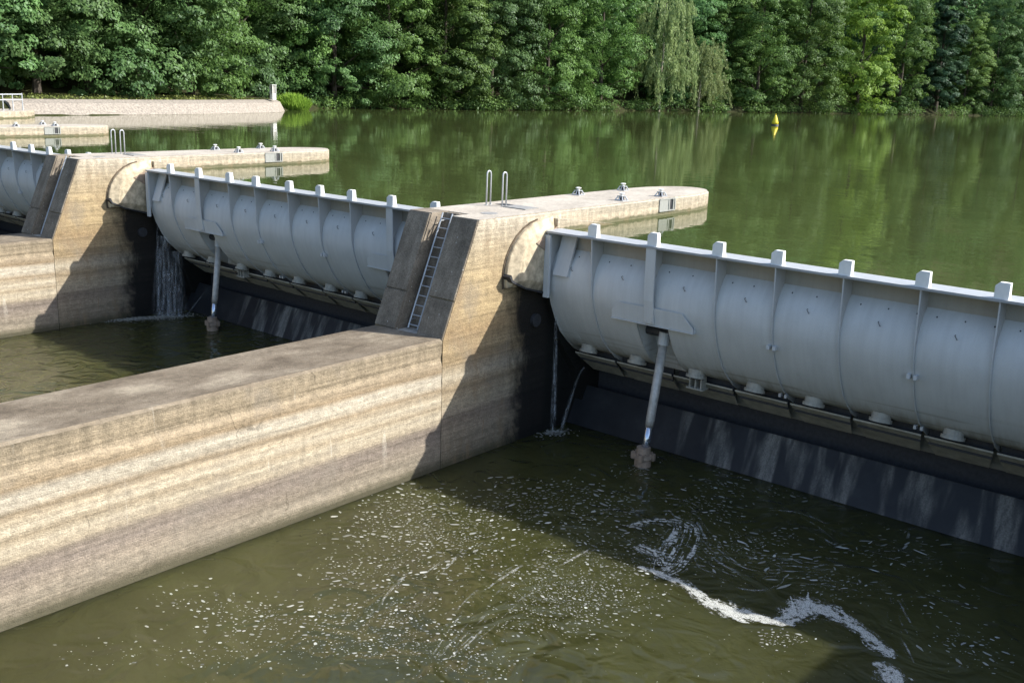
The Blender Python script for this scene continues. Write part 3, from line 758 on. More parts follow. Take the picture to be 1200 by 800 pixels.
tag(make_strut((T2[1]-0.05, 4.95, ZW), (T2[1]+0.09, 5.40, -3.32)), 'slanting steel strut with rusty foot under the middle gate', 'strut', 'gate struts')

tag(make_strut((T1[7]-0.02, 4.79, ZW), (T1[7]+0.11, 5.38, -3.32)), 'slanting steel strut near the far right end of the nearest gate', 'strut', 'gate struts')
tag(make_strut((T2[7]-0.05, 4.95, ZW), (T2[7]+0.09, 5.40, -3.32)), 'slanting steel strut of the middle gate behind the dark ladder face', 'strut', 'gate struts')
# ------------------------------------------------------------------ things on the piers
def make_bollard():
    root = empty('bollard')
    MB().box(-0.27, 0.27, -0.27, 0.27, 0.002, 0.03).build('base_plate', M_GALV, root)
    for sx in (-1, 1):
        for sy in (-1, 1):
            a = Vector((sx*0.24, sy*0.24, 0.03)); b = Vector((sx*0.13, sy*0.13, 0.24))
            MB().tube([a, b], 0.034, 6).build('leg', M_GALV, root)
    for q in (0, 1):
        v = [(-0.03, 0.22*(-1)**q, 0.03), (0.03, 0.22*(-1)**q, 0.03), (0.03, 0.12*(-1)**q, 0.24), (-0.03, 0.12*(-1)**q, 0.24)]
        MB().tube([Vector((0, 0.23*(-1)**q, 0.03)), Vector((0, 0.13*(-1)**q, 0.24))], 0.028, 6).build('leg', M_GALV, root)
    MB().box(-0.11, 0.11, -0.11, 0.11, 0.03, 0.22).build('core', M_DARK, root)
    MB().box(-0.175, 0.175, -0.175, 0.175, 0.235, 0.265).build('top_plate', M_GALV, root)
    MB().tube([(0, 0, 0.26), (0, 0, 0.36)], [0.075, 0.06], 12).build('stem', M_WHITE, root)
    MB().tube([(0, 0, 0.345), (0, 0, 0.37), (0, 0, 0.41), (0, 0, 0.43)], [0.07, 0.16, 0.16, 0.09], 14).build('cap', M_WHITE, root)
    return root
bol = make_bollard(); first = True
BP = [((-2.55, 9.9), 'white mooring bollard nearest the hand hoops on the far edge of the nearest pier'), ((-2.55, 12.9), 'white mooring bollard on the far edge of the nearest pier, next to its rounded nose'),
      ((-0.5, 9.8), 'white mooring bollard on the near edge of the nearest pier, left of the niche'), ((-0.45, 12.4), 'white mooring bollard right above the niche of the nearest pier')]
BP2 = [((-P-2.55, 10.3), 'small bollard on the far edge of the middle pier, nearest its hand hoops'), ((-P-0.6, 10.4), 'small bollard on the near edge of the middle pier, left of the niche'),
       ((-P-2.55, 13.2), 'small bollard on the far edge of the middle pier, close to its nose'), ((-P-0.5, 12.6), 'small bollard above the niche of the middle pier'),
       ((-2*P-0.6, 10.0), 'tiny bollard leftmost on the low pier at the left edge'), ((-2*P-2.5, 12.7), 'tiny bollard in the middle on the low pier at the left edge'), ((-2*P-0.5, 12.6), 'tiny bollard rightmost on the low pier at the left edge')]
for k, ((x, y), lab) in enumerate(BP+BP2):
    o = bol if k == 0 else copy_tree(bol)
    o.location = (x, y, 0); o.scale = (.68, .68, .68); tag(o, lab, 'bollard', 'mooring bollards on the piers')
def make_hoop():
    root = empty('hand_hoop')
    pts = [(0, -0.1, 0.0), (0, -0.1, 1.04)] + [(0, -0.1*cos(pi*k/6), 1.04+0.1*sin(pi*k/6)) for k in range(1, 6)] + [(0, 0.1, 1.04), (0, 0.1, 0.0)]
    MB().tube(pts, 0.027, 8).build('bent_tube', M_GALV, root, True)
    for q in (-0.1, 0.1): MB().tube([(0, q, 0.0), (0, q, 0.018)], 0.055, 10).build('foot_flange', M_GALV, root)
    return root
hp = make_hoop()
for k, (x, y, lab) in enumerate([(-2.42, 4.62, 'left steel hand hoop on the nearest pier'), (-1.80, 4.72, 'right steel hand hoop on the nearest pier'),
                                 (-P-2.42, 4.5, 'left steel hand hoop on the middle pier'), (-P-1.95, 4.7, 'right steel hand hoop on the middle pier')]):
    o = hp if k == 0 else copy_tree(hp)
    o.location = (x, y, 0); tag(o, lab, 'hand rail', 'hand hoops beside the pier hatches')
# railing on the abutment
rl = empty('railing', (-73.4, 20.5, -0.05)); tag(rl, 'pale grey pipe railing on the abutment at the left edge', 'railing')
ra = [(0.8, -8, 0), (0.8, -1.8, 0), (-0.6, 1.4, 0), (-3.2, 2.6, 0)]
pp = []
for a, b in zip(ra[:-1], ra[1:]):
    a = Vector(a); b = Vector(b); k = max(1, round((b-a).length/1.25))
    for q in range(k): pp.append(a + (b-a)*q/k)
pp.append(Vector(ra[-1]))
for p in pp: MB().tube([p, p+Vector((0, 0, 1.42))], 0.05, 6).build('post', M_GALV, rl)
for z in (1.42, 0.95): 
    for a, b in zip(ra[:-1], ra[1:]): MB().tube([Vector(a)+Vector((0, 0, z)), Vector(b)+Vector((0, 0, z))], 0.055, 6).build('rail', M_GALV, rl)
# quay on the far left bank
qs = [(-77.2, 22.5), (-77.0, 29), (-78.4, 42), (-80.6, 50), (-83.0, 57.2), (-86.5, 60.5)]
m = MB(); rows = []
for x, y in qs: rows.append([(x, y, -2.5), (x, y, ZU+0.05), (x-0.9, y+0.05, 0.40), (x-1.0, y+0.05, 0.48), (x-2.3, y+0.1, 0.80), (x-2.6, y+0.1, -2.5)])
v = [p for r in rows for p in r]; f = []
for i in range(len(rows)-1):
    for j in range(5): f.append((i*6+j, i*6+j+1, (i+1)*6+j+1, (i+1)*6+j))
f += [tuple(range(6)), tuple(range(len(v)-1, len(v)-7, -1))]
tag(m.add(v, f).build('quay_wall', M_QUAY), 'long low pinkish stone quay along the far left bank', 'quay wall')
# buoy
bp = hit(908, 147, 2, ZU); bu = empty('buoy', tuple(bp)); tag(bu, 'yellow cone buoy floating on the green water', 'buoy')
MB().tube([(0, 0, -0.3), (0, 0, 0.12), (0, 0, 0.16)], [0.5, 0.52, 0.44], 16).build('float', M_DARK, bu, True)
MB().tube([(0, 0, 0.16), (0, 0, 0.42), (0, 0, 1.2), (0, 0, 1.42)], [0.46, 0.44, 0.17, 0.05], 16).build('cone', M_YELLOW, bu, True)
MB().tube([(0, 0, 1.4), (0, 0, 1.56)], 0.06, 8).build('top_lamp', M_YELLOW, bu)
# gauge post at the end of the quay
gp = empty('gauge_post', (-84.4, 57.2, 0.8)); tag(gp, 'narrow white gauge cabinet post at the end of the stone quay', 'gauge post')
gp.scale = (.68, .68, .66)
MB().box(-0.4, 0.4, -0.4, 0.4, 0.0, 1.1).build('plinth', M_WHITE, gp, bevel=0.03)
for a in (-0.36, 0.36):
    for b in (-0.36, 0.36): MB().box(a-0.05, a+0.05, b-0.05, b+0.05, 1.1, 2.6).build('corner_bar', M_WHITE, gp)
MB().box(-0.28, 0.28, -0.28, 0.28, 1.12, 2.58).build('instrument', M_HATCH, gp)
MB().box(-0.47, 0.47, -0.47, 0.47, 2.6, 2.7).build('lid', M_WHITE, gp)

# ------------------------------------------------------------------ foliage
def leaf_quads(C, Nv, L, Wd, r):
    n = len(C); Nv = Nv/np.linalg.norm(Nv, axis=1, keepdims=True)
    t = r.normal(size=(n, 3)); t[:, 2] *= 0.6
    a = np.cross(Nv, t); a /= np.linalg.norm(a, axis=1, keepdims=True)+1e-9; b = np.cross(Nv, a)
    a = a*L[:, None]*0.5; b = b*Wd[:, None]*0.5
    return np.stack([C-a, C-b*0.9+a*0.1-Nv*L[:, None]*0.06, C+a-Nv*L[:, None]*0.12, C+b*0.9+a*0.1-Nv*L[:, None]*0.06], 1)
def crown(seed, H, R, z0, prof, n_lobe, n_clu, n_leaf, leaf, flat=0.5):
    """boughs > sprays > leaves; prof(h) gives the relative crown radius at height fraction h"""
    r = np.random.default_rng(seed); Q = []; T = []; limbs = []
    for i in range(n_lobe):
        h = (i+0.5)/n_lobe*0.97 + r.normal(0, 0.02); h = min(max(h, 0.02), 0.98); ang = i*2.39996 + r.normal(0, 0.35)
        rad = R*prof(h)*r.uniform(0.55, 0.86)
        lc = np.array([cos(ang)*rad, sin(ang)*rad, z0+(H-z0)*h]); ls = R*r.uniform(0.34, 0.54)*(0.6+0.4*prof(h))
        limbs.append(lc); lt = r.uniform(-0.26, 0.26)
        for j in range(n_clu):
            d = r.normal(size=3); d /= np.linalg.norm(d); d[2] = d[2]*0.8 + 0.28; d /= np.linalg.norm(d)
            cc = lc + d*ls*np.array([1, 1, 0.72])*r.uniform(0.8, 1.06)
            cs = ls*r.uniform(0.28, 0.44); k = int(n_leaf*r.uniform(0.6, 1.3))
            u = r.normal(size=(k, 3)); u /= np.linalg.norm(u, axis=1, keepdims=True); u *= r.uniform(0.25, 1.0, (k, 1))**0.5
            pts = cc + u*cs*np.array([1, 1, flat]); out = d*np.array([1, 1, 0.4])
            pts[:, 2] -= 0.25*cs*((u[:, 0]*out[0]+u[:, 1]*out[1]).clip(0))
            nv = u*0.55 + d*0.75 + np.array([cos(ang)*0.25, sin(ang)*0.25, 0.45]) + r.normal(0, 0.30, (k, 3))
            L = leaf*r.uniform(0.6, 1.35, k)
            Q.append(leaf_quads(pts, nv, L, L*0.62, r)); T.append(np.clip(r.normal(0.5, 0.16, k)+lt, 0, 1))
    return np.concatenate(Q), np.concatenate(T), limbs
def trunk_mesh(name, H, limbs, rad, z0, seed):
    r = random.Random(seed); m = MB(); top = H*0.86
    path = [Vector((r.uniform(-.25, .25)*k*0.25, r.uniform(-.25, .25)*k*0.25, top*k/6 - (0.6 if k == 0 else 0))) for k in range(7)]
    m.tube(path, [rad*(1.25 if k == 0 else 1-0.14*k) for k in range(7)], 8)
    for lc in limbs[::2]:
        e = Vector(lc); s = min(max((e.z-H*0.16)/top, 0.1), 0.95)*6; k = min(int(s), 5); b = path[k].lerp(path[k+1], s-k)
        mid = b.lerp(e, 0.55) + Vector((0, 0, 0.25))
        rr = rad*(1-0.13*s)*0.42
        m.tube([b, mid, e], [rr, rr*0.6, rr*0.2], 5)
    return m.mesh(name)
full = lambda h: (max(0.0, 1-abs((h-0.42)/0.62)**2.4))**0.5*0.95 + 0.08
tall = lambda h: (max(0.0, 1-abs((h-0.45)/0.60)**2.6))**0.5*0.95 + 0.06
cone = lambda h: 0.95*(1-h)**0.75 + 0.08
low = lambda h: (max(0.0, 1-abs((h-0.30)/0.74)**2.2))**0.5*0.95 + 0.08
KIND = {}
def kind(key, seed, H, R, z0, prof, nl, nc, nf, leaf, mat, rad=0.4, bark=None, flat=0.5):
    q, t, limbs = crown(seed, H, R, z0, prof, nl, nc, nf, leaf, flat)
    KIND[key] = (quads_mesh('crown', q, t), trunk_mesh('trunk', H, limbs, rad, z0, seed), M_LEAF[mat], bark or M_BARK)
kind('oakA', 1, 25, 7.6, 0.3, low, 32, 20, 96, 0.36, 0)
kind('oakB', 2, 26, 7.2, 0.3, full, 32, 20, 96, 0.36, 0)
kind('oakC', 3, 24, 7.8, 0.3, low, 32, 20, 96, 0.38, 1)
kind('maple', 4, 27, 7.6, 2.0, full, 32, 20, 96, 0.40, 1)
kind('fresh', 5, 28, 6.8, 0.3, tall, 32, 20, 96, 0.38, 2)
kind('sombre', 6, 26, 5.0, 0.3, cone, 32, 20, 96, 0.34, 3)
kind('tall', 7, 28, 6.0, 0.3, tall, 32, 20, 96, 0.36, 0)
def willow(seed, H, R):
    r = np.random.default_rng(seed); Q = []; T = []; limbs = []
    for i in range(190):
        h = r.uniform(0.3, 0.98); a = r.uniform(0, 2*pi); rr = R*sqrt(r.uniform(0.05, 1))*(1.1-0.5*h)
        x, y, z = cos(a)*rr, sin(a)*rr, H*h
        if i % 10 == 0: limbs.append((x, y, z))
        L = r.uniform(2.0, 5.5); k = int(L*26); s = r.uniform(0, 1, k)
        sw = r.uniform(-0.5, 0.5, 2)
        pts = np.stack([x+cos(a)*0.5*np.sqrt(s)+sw[0]*s+r.normal(0, .16, k), y+sin(a)*0.5*np.sqrt(s)+sw[1]*s+r.normal(0, .16, k), z-L*s], 1)
        nv = r.normal(size=(k, 3)); nv[:, 2] *= 0.35
        l = r.uniform(0.35, 0.65, k)
        ax = np.tile([0, 0, -1.0], (k, 1)) + r.normal(0, .22, (k, 3)); ax /= np.linalg.norm(ax, axis=1, keepdims=True)
        bx = np.cross(nv, ax); bx /= np.linalg.norm(bx, axis=1, keepdims=True)
        aa = ax*l[:, None]*.5; bb = bx*l[:, None]*.14
        Q.append(np.stack([pts-aa, pts-bb, pts+aa, pts+bb], 1)); T.append(np.clip(r.normal(.5, .2, k), 0, 1))
    return np.concatenate(Q), np.concatenate(T), limbs
q, t, lb = willow(9, 21, 5.6)
_f = KIND['fresh']; _c = _f[0].copy(); _t = _f[1].copy(); KIND['mild'] = (_c, _t, mat_leaf('mild_leaf', (0.055, 0.118, 0.03), (0.2, 0.315, 0.082), 0.32), M_BARK)
KIND['willow'] = (quads_mesh('crown', q, t), trunk_mesh('trunk', 21, lb, 0.24, 1, 9), M_LEAF[4], M_BARKP)
def place_tree(px, back, key, sc, zs, rz, label):
    """px: picture column; the tree stands `back` metres behind the shore line seen in that column"""
    d = _fw + _r*(px-600)/F + _u*(400-128)/F; d = d[:2]/np.linalg.norm(d[:2])
    ts = np.arange(60, 420, 0.5); s = shore_dist(CAM[0]+d[0]*ts, CAM[1]+d[1]*ts)
    k = int(np.argmax(s > back)); x, y = CAM[0]+d[0]*ts[k], CAM[1]+d[1]*ts[k]
    z = float(ground_z(np.array(x), np.array(y)))
    cm, tm, ml, mb = KIND[key]
    root = empty('willow_tree' if key == 'willow' else 'conifer_tree' if key == 'sombre' else 'broadleaf_tree', (x, y, z-0.1), rz); root.scale = (sc, sc, zs)
    link('crown', cm, ml, root); link('trunk', tm, mb, root)
    tag(root, label, 'tree', 'trees on the far bank')
TREES = [
 (-25, 10.5, 'maple', 1.0, 1.0, 0.3, 'dark leafy tree cut by the left edge above the railing'),
 (45, 10, 'maple', 1.0, 1.05, 2.1, 'tall leafy tree above the right end of the railing, second from the left edge'),
 (105, 12, 'oakC', 1.0, 1.1, 1.0, 'shaded leafy tree behind the quay, third from the left edge'),
 (165, 10, 'maple', 1.05, 1.0, 4.0, 'tree with layered light green sprays over the middle of the quay'),
 (225, 9.5, 'oakB', 1.0, 1.05, 5.0, 'round leafy tree over the quay, second left of the gauge post'),
 (283, 9, 'oakC', 1.0, 1.1, 0.5, 'leafy tree over the quay just left of the gauge post'),
 (335, 8, 'oakA', 0.95, 1.05, 3.3, 'leafy tree rising right above the white gauge post'),
 (392, 1.8, 'oakC', 0.95, 1.05, 2.0, 'broad tree hanging over the water just right of the bright green reeds'),
 (455, 1.8, 'oakA', 1.0, 1.05, 5.5, 'second broad tree right of the bright green reeds, branches down to the water'),
 (520, 1.8, 'oakB', 1.0, 1.0, 1.2, 'third broad tree right of the bright green reeds'),
 (575, 2.8, 'oakC', 0.95, 1.1, 4.4, 'fourth broad tree right of the bright green reeds'),
 (640, 1.8, 'oakA', 1.0, 1.1, 0.9, 'broad tree two to the left of the weeping pale tree'),
 (702, 2.8, 'oakB', 1.0, 1.1, 3.0, 'broad tree directly left of the weeping pale tree'),
 (772, 0.2, 'willow', 1.3, 1.1, 0.4, 'slender pale tree with hanging branches among the dark trees'),
 (818, 0.2, 'willow', 1.1, 0.7, 2.2, 'lower pale weeping tree standing right of the slender weeping one'),
 (790, 6.8, 'oakC', 1.05, 1.15, 5.9, 'full tree standing behind the two pale weeping trees'),
 (845, 5.8, 'mild', 0.95, 1.0, 1.9, 'fresh green tree between the weeping trees and the buoy'),
 (885, 1.8, 'oakB', 1.0, 1.15, 2.7, 'dark tree straight behind and left of the yellow buoy'),
 (938, 1.8, 'oakA', 1.05, 1.2, 0.2, 'dark broad tree just right of the yellow buoy'),
 (1003, 1.8, 'fresh', 1.15, 1.3, 3.6, 'brightest yellow-green tall tree, right of the buoy'),
 (1052, 2.8, 'tall', 1.0, 1.25, 5.1, 'narrow mid-green tree directly right of the brightest tree'),
 (1096, 1.8, 'sombre', 1.35, 1.35, 1.4, 'darkest conical tree at the right of the far bank'),
 (1128, 3.8, 'mild', 0.8, 0.85, 0.7, 'shorter pale green tree right of the darkest conical tree'),
 (1160, 2.8, 'oakC', 1.0, 1.2, 4.9, 'mid-green tree second from the right edge'),
 (1205, 2.8, 'oakB', 1.05, 1.3, 2.2, 'dark green tree at the right edge of the photo'),
 (1255, 2.8, 'oakA', 1.05, 1.25, 3.9, 'dark green tree beyond the right edge'),
]
for t in TREES: place_tree(*t)
# the wood on the slope behind: one mass
r = np.random.default_rng(77); Q = []; T = []
cnt = 0
for (a, b) in zip(sh[2:-1], sh[3:]):
    Ls = np.linalg.norm(b-a); d = (b-a)/Ls; nn = np.array([-d[1], d[0]])
    for row, off in enumerate((13, 21, 32, 46, 64, 90)):
        for s in np.arange(0, Ls, 7.5 if row < 3 else 12.0):
            p = a + d*(s+r.uniform(-2, 2)) + nn*(off+r.uniform(-3, 3)); z = float(ground_z(p[0], p[1]))
            if shore_dist(p[0], p[1]) < 11: continue
            H = r.uniform(19, 27); R = r.uniform(4.6, 6.6) * (1 if row < 3 else 1.4); k = 2400 if row < 2 else 1500 if row < 4 else 800; lt = r.uniform(-.25, .25)
            dirs = r.normal(size=(16, 3)); dirs /= np.linalg.norm(dirs, axis=1, keepdims=True)
            ctr = dirs*np.array([R, R, H*0.40])*r.uniform(0.45, 0.9, (16, 1)) + np.array([p[0], p[1], z+H*0.50])
            w = r.integers(0, 16, k); u = r.normal(size=(k, 3)); u /= np.linalg.norm(u, axis=1, keepdims=True)
            pts = ctr[w] + u*np.array([1, 1, .8])*R*0.42*r.uniform(.5, 1, (k, 1))
            nv = u*0.6 + np.array([0, 0, .7]) + r.normal(0, .4, (k, 3)); L = (0.75 if row < 2 else 1.0 if row < 4 else 1.5)*r.uniform(.6, 1.3, k)
            Q.append(leaf_quads(pts, nv, L, L*.7, r)); T.append(np.clip(r.normal(.5, .15, k)+lt, 0, 1)); cnt += 1
wood = link('hillside_wood', quads_mesh('hillside_wood', np.concatenate(Q), np.concatenate(T)), M_LEAF[1])
tag(wood, 'dense green wood covering the slope behind the shoreline trees', 'wood', kind='stuff')
# reeds, low bank growth, grass
def tuft(name, cx, cy, z, rx, ry, h, n, seed, mat, wid=0.12):
    r = np.random.default_rng(seed)
    a = r.uniform(0, 2*pi, n); q = np.sqrt(r.uniform(0, 1, n)); x = cx+np.cos(a)*q*rx; y = cy+np.sin(a)*q*ry
    hh = h*r.uniform(.5, 1.1, n)*(1-0.55*q**2); lean = r.normal(0, .22, (n, 2))*hh[:, None]+np.stack([np.cos(a)*q, np.sin(a)*q], 1)*0.35*hh[:, None]
    ph = r.uniform(0, pi, n); w = np.stack([np.cos(ph), np.sin(ph), 0*ph], 1)*wid*r.uniform(.6, 1.3, n)[:, None]
    b = np.stack([x, y, np.full(n, z)], 1); t = b+np.concatenate([lean, hh[:, None]], 1); mdl = b*.5+t*.5+np.stack([0*x, 0*x, hh*.1], 1)
    return np.stack([b, mdl-w, t, mdl+w], 1), np.clip(r.normal(.5, .2, n), 0, 1)
p = hit(342, 129, 2, ZU)
q, t = tuft('reeds', p[0]-0.6, p[1]+0.6, ZU-0.1, 2.2, 1.9, 2.3, 3200, 4, 5)
tag(link('reed_bush', quads_mesh('reed_bush', q, t), M_LEAF[5]), 'bright green bush of reeds at the end of the stone quay', 'bush')
Q = []; T = []
for i, (a, b) in enumerate(zip(sh[2:5], sh[3:6])):
    n = int(np.linalg.norm(b-a)*40); r = np.random.default_rng(100+i); s = r.uniform(0, 1, n); off = r.uniform(2.6, 9, n) if i < 3 else r.uniform(0.3, 5, n)
    d = (b-a)/np.linalg.norm(b-a); x = a[0]+(b-a)[0]*s-d[1]*off; y = a[1]+(b-a)[1]*s+d[0]*off
    z = ground_z(x, y); h = r.uniform(.06, .2, n)
    ph = r.uniform(0, pi, n); w = np.stack([np.cos(ph), np.sin(ph), 0*ph], 1)*0.16
    bs = np.stack([x, y, z-0.02], 1); tp = bs+np.stack([r.normal(0, .1, n), r.normal(0, .1, n), h], 1)
    Q.append(np.stack([bs-w, bs+w, tp+w*.3, tp-w*.3], 1)); T.append(np.clip(r.normal(.5, .2, n), 0, 1))
tag(link('bank_grass', quads_mesh('bank_grass', np.concatenate(Q), np.concatenate(T)), M_GRASS), 'strip of yellowish grass along the bank under the trees', 'grass', kind='stuff')
# low shrubs along the waterline
Q = []; T = []
for i in range(230):
    r = np.random.default_rng(300+i)
    px = r.uniform(370, 1215) if i < 160 else r.uniform(-30, 370); d = _fw + _r*(px-600)/F + _u*(400-128)/F; d = d[:2]/np.linalg.norm(d[:2])
    ts = np.arange(60, 420, 0.5); k = int(np.argmax(shore_dist(CAM[0]+d[0]*ts, CAM[1]+d[1]*ts) > (r.uniform(0.2, 2.5) if i < 160 else r.uniform(14, 19)))); x, y = CAM[0]+d[0]*ts[k], CAM[1]+d[1]*ts[k]
    R = r.uniform(0.9, 2.8); n = 330
    u = r.normal(size=(n, 3)); u /= np.linalg.norm(u, axis=1, keepdims=True); pts = np.array([x, y, (ZU if i < 160 else float(ground_z(x, y)))+R*0.45])+u*np.array([1.3, 1.3, .6])*R*r.uniform(.6, 1, (n, 1)); pts[:, 2] = np.maximum(pts[:, 2], ZU+0.05)
    L = r.uniform(.25, .5, n); Q.append(leaf_quads(pts, u*.6+np.array([.1, -.2, .6])+r.normal(0, .4, (n, 3)), L, L*.6, r)); T.append(np.clip(r.normal(.5, .2, n)+r.uniform(-.3, .3), 0, 1))
tag(link('waterside_undergrowth', quads_mesh('waterside_undergrowth', np.concatenate(Q), np.concatenate(T)), M_LEAF[0]), 'low leafy undergrowth overhanging the far waterline', 'undergrowth', kind='stuff')

# ------------------------------------------------------------------ foam and falling water
def foam():
    r = np.random.default_rng(21); V = []; Fc = []; tint = []
    cells = {}
    def fleck(px, py, size, ang, el, tn, z=0.006, apart=True):
        z = r.uniform(.004, .016); size = size*0.40
        c = hit(px, py, 2, ZW)
        if apart:
            key = (int(c[0]*8), int(c[1]*8))
            for i in (-1, 0, 1):
                for j in (-1, 0, 1):
                    for (qx, qy, qs) in cells.get((key[0]+i, key[1]+j), ()):
                        if (qx-c[0])**2+(qy-c[1])**2 < (1.25*(qs+size*el*.8))**2: return
            cells.setdefault(key, []).append((c[0], c[1], size*el*.8))
        k = 7; a = np.linspace(0, 2*pi, k, endpoint=False)+r.uniform(0, 1); rad = size*r.uniform(.6, 1.15, k)
        x = np.cos(a)*rad*el; y = np.sin(a)*rad; b = len(V)
        bend = r.uniform(-.5, .5)/max(el*size, .01)*0.25
        y = y + bend*x*x
        for i in range(k): V.append((c[0]+x[i]*cos(ang)-y[i]*sin(ang), c[1]+x[i]*sin(ang)+y[i]*cos(ang), ZW+z))
        Fc.append(tuple(range(b, b+k))); tint.append(tn*r.uniform(.35, 1))
    ok = lambda px, py: hit(px, py, 2, ZW)[0] > 0.06 and hit(px, py, 2, ZW)[1] < 6.2
    # clouds of flecks: centre, spread, count, size, elongation
    clouds = [((480, 600), (62, 26), 420, .060, 1.9), ((545, 640), (60, 30), 300, .055, 1.7), ((400, 660), (60, 30), 190, .050, 1.6), ((300, 715), (70, 28), 170, .045, 1.6),
              ((430, 720), (80, 30), 220, .045, 1.5), ((600, 600), (60, 24), 260, .060, 2.2), ((690, 590), (50, 22), 170, .055, 2.2), ((700, 690), (60, 26), 380, .045, 1.4), ((640, 700), (60, 32), 320, .038, 1.5),
              ((560, 750), (80, 30), 260, .035, 1.5), ((840, 590), (40, 22), 150, .055, 2.6), ((885, 638), (22, 12), 150, .060, 2.6), ((845, 645), (40, 30), 70, .04, 1.8), ((900, 750), (22, 9), 70, .045, 1.6),
              ((760, 640), (50, 34), 130, .05, 2.4), ((955, 655), (70, 20), 60, .05, 4.5), ((1040, 640), (70, 25), 50, .045, 5), ((980, 690), (40, 18), 60, .035, 2.5), ((1140, 760), (40, 26), 46, .045, 2.4),
              ((740, 540), (30, 12), 60, .05, 2.4), ((1100, 720), (60, 30), 40, .04, 3), ((250, 770), (110, 24), 140, .032, 1.4), ((480, 770), (90, 25), 160, .03, 1.4), ((640, 660), (110, 60), 300, .03, 1.6)]
    for (cx, cy_), (sx, sy), n, sz, el in clouds:
        sub = [(r.normal(0, sx*.8), r.normal(0, sy*.8)) for _ in range(max(3, n//22))]
        for i in range(int(n*2.4)):
            s = sub[r.integers(len(sub))]
            px = cx+s[0]*.75+r.normal(0, sx*.38); py = cy_+s[1]*.75+r.normal(0, sy*.38)
            if not ok(px, py) or py > 830: continue
            fleck(px, py, sz*min(2.3, r.lognormal(-.15, .65)), r.normal(.55, .55)+0.5*sin(px*.013+py*.021), el*r.uniform(.6, 1.5), r.uniform(.35, 1))
    # drifting specks everywhere
    for i in range(900):
        px, py = r.uniform(180, 1190), r.uniform(560, 810)
        if ok(px, py) and py > 760-0.38*px+40 and r.uniform() < .6: fleck(px, py, r.uniform(.012, .035), r.uniform(0, 3), r.uniform(1, 2), r.uniform(.2, .8))
    me = bpy.data.meshes.new('foam'); me.from_pydata(V, [], Fc); at = me.attributes.new('tint', 'FLOAT', 'FACE'); at.data.foreach_set('value', np.array(tint, np.float32))
    tag(link('foam', me, M_FOAM), 'white foam flecks and a curling foam trail drifting on the lower water', 'foam', kind='stuff')
foam()
def catmull(pts, k):
    P_ = [np.array(p, float) for p in pts]; P_ = [2*P_[0]-P_[1]]+P_+[2*P_[-1]-P_[-2]]; out = []
    for i in range(1, len(P_)-2):
        a, b, c, d = P_[i-1:i+3]
        for t in np.arange(0, 1, 1/k): out.append(.5*((2*b)+(c-a)*t+(2*a-5*b+4*c-d)*t*t+(3*b-a-3*c+d)*t**3))
    out.append(P_[-2]); return out
def mat_ribbon(name, streak, op=.45, th=.56):
    n = N(name); uv = n.new('ShaderNodeUVMap').outputs[0]; c = n.xyz(uv); p = n.pos()
    e = n.math('ABSOLUTE', n.math('SUBTRACT', n.math('MULTIPLY', c[1], 2.0), 1.0))
    if streak:
        cmb = n.new('ShaderNodeCombineXYZ'); n.put(cmb.inputs[0], n.math('MULTIPLY', c[0], .55)); n.put(cmb.inputs[1], n.math('MULTIPLY', c[1], 11.0))
        s1 = n.noise(cmb.outputs[0], 1.0, 3, .6, .5)
        m = n.math('MULTIPLY', n.ss(s1, th, th+.1), n.ss(e, 1.0, .55)); m = n.math('MULTIPLY', m, n.ss(n.noise(p, 9, 3), .38, .6))
        m = n.math('MULTIPLY', m, op)
    else:
        cmb = n.new('ShaderNodeCombineXYZ'); n.put(cmb.inputs[0], n.math('MULTIPLY', c[0], 1.6)); n.put(cmb.inputs[1], n.math('MULTIPLY', c[1], 3.0))
        fl = n.noise(cmb.outputs[0], 1.6, 7, .72, .9); f2 = n.noise(p, 7.0, 6, .75, .5)
        d = n.math('ADD', n.math('MULTIPLY', fl, .55), n.math('MULTIPLY', f2, .55)); d = n.math('ADD', d, n.math('MULTIPLY', n.math('POWER', e, 1.5), -.20))
        m = n.ss(d, .42, .54)
        m = n.math('MULTIPLY', m, n.ss(n.noise(p, 38, 3, .7), .34, .52, .25, 1))
    b = n.noise(p, 30, 3, .7)
    n.put(n.b.inputs['Alpha'], n.math('MULTIPLY', m, 0.8))
    return n.done(n.ramp(b, [(.3, (.36, .36, .32)), (.6, (.66, .66, .60))]), .6, .3)
M_RIB = mat_ribbon('bubbly_foam', False); M_STREAK = mat_ribbon('thin_foam_lines', True)
def ribbon(m, uvs, path, zoff, k=8, nv=5):
    q = catmull([(x, y, w) for (x, y), w in path], k); c = [hit(a[0], a[1], 2, ZW)[:2] for a in q]; L = 0.0; b0 = len(m.v)
    for i, a in enumerate(q):
        d = c[min(i+1, len(c)-1)]-c[max(i-1, 0)]; d = d/(np.linalg.norm(d)+1e-9); nn = np.array([-d[1], d[0]])
        if i: L += np.linalg.norm(c[i]-c[i-1])
        for j in range(nv):
            t = j/(nv-1); o = c[i]+nn*(t*2-1)*a[2]; m.v.append((o[0], o[1], ZW+zoff)); uvs.append((L, t))
    for i in range(len(q)-1):
        for j in range(nv-1): m.f.append((b0+i*nv+j, b0+i*nv+j+1, b0+(i+1)*nv+j+1, b0+(i+1)*nv+j))
def ribbon_obj(name, paths, mat, label, z0):
    m = MB(); uvs = []
    for k, p in enumerate(paths): ribbon(m, uvs, p, z0+.0013*k)
    me = bpy.data.meshes.new(name); me.from_pydata(m.v, [], m.f); uv = me.uv_layers.new(name='uv')
    for lp in me.loops: uv.data[lp.index].uv = uvs[lp.vertex_index]
    tag(link(name, me, mat), label, 'foam', kind='stuff')
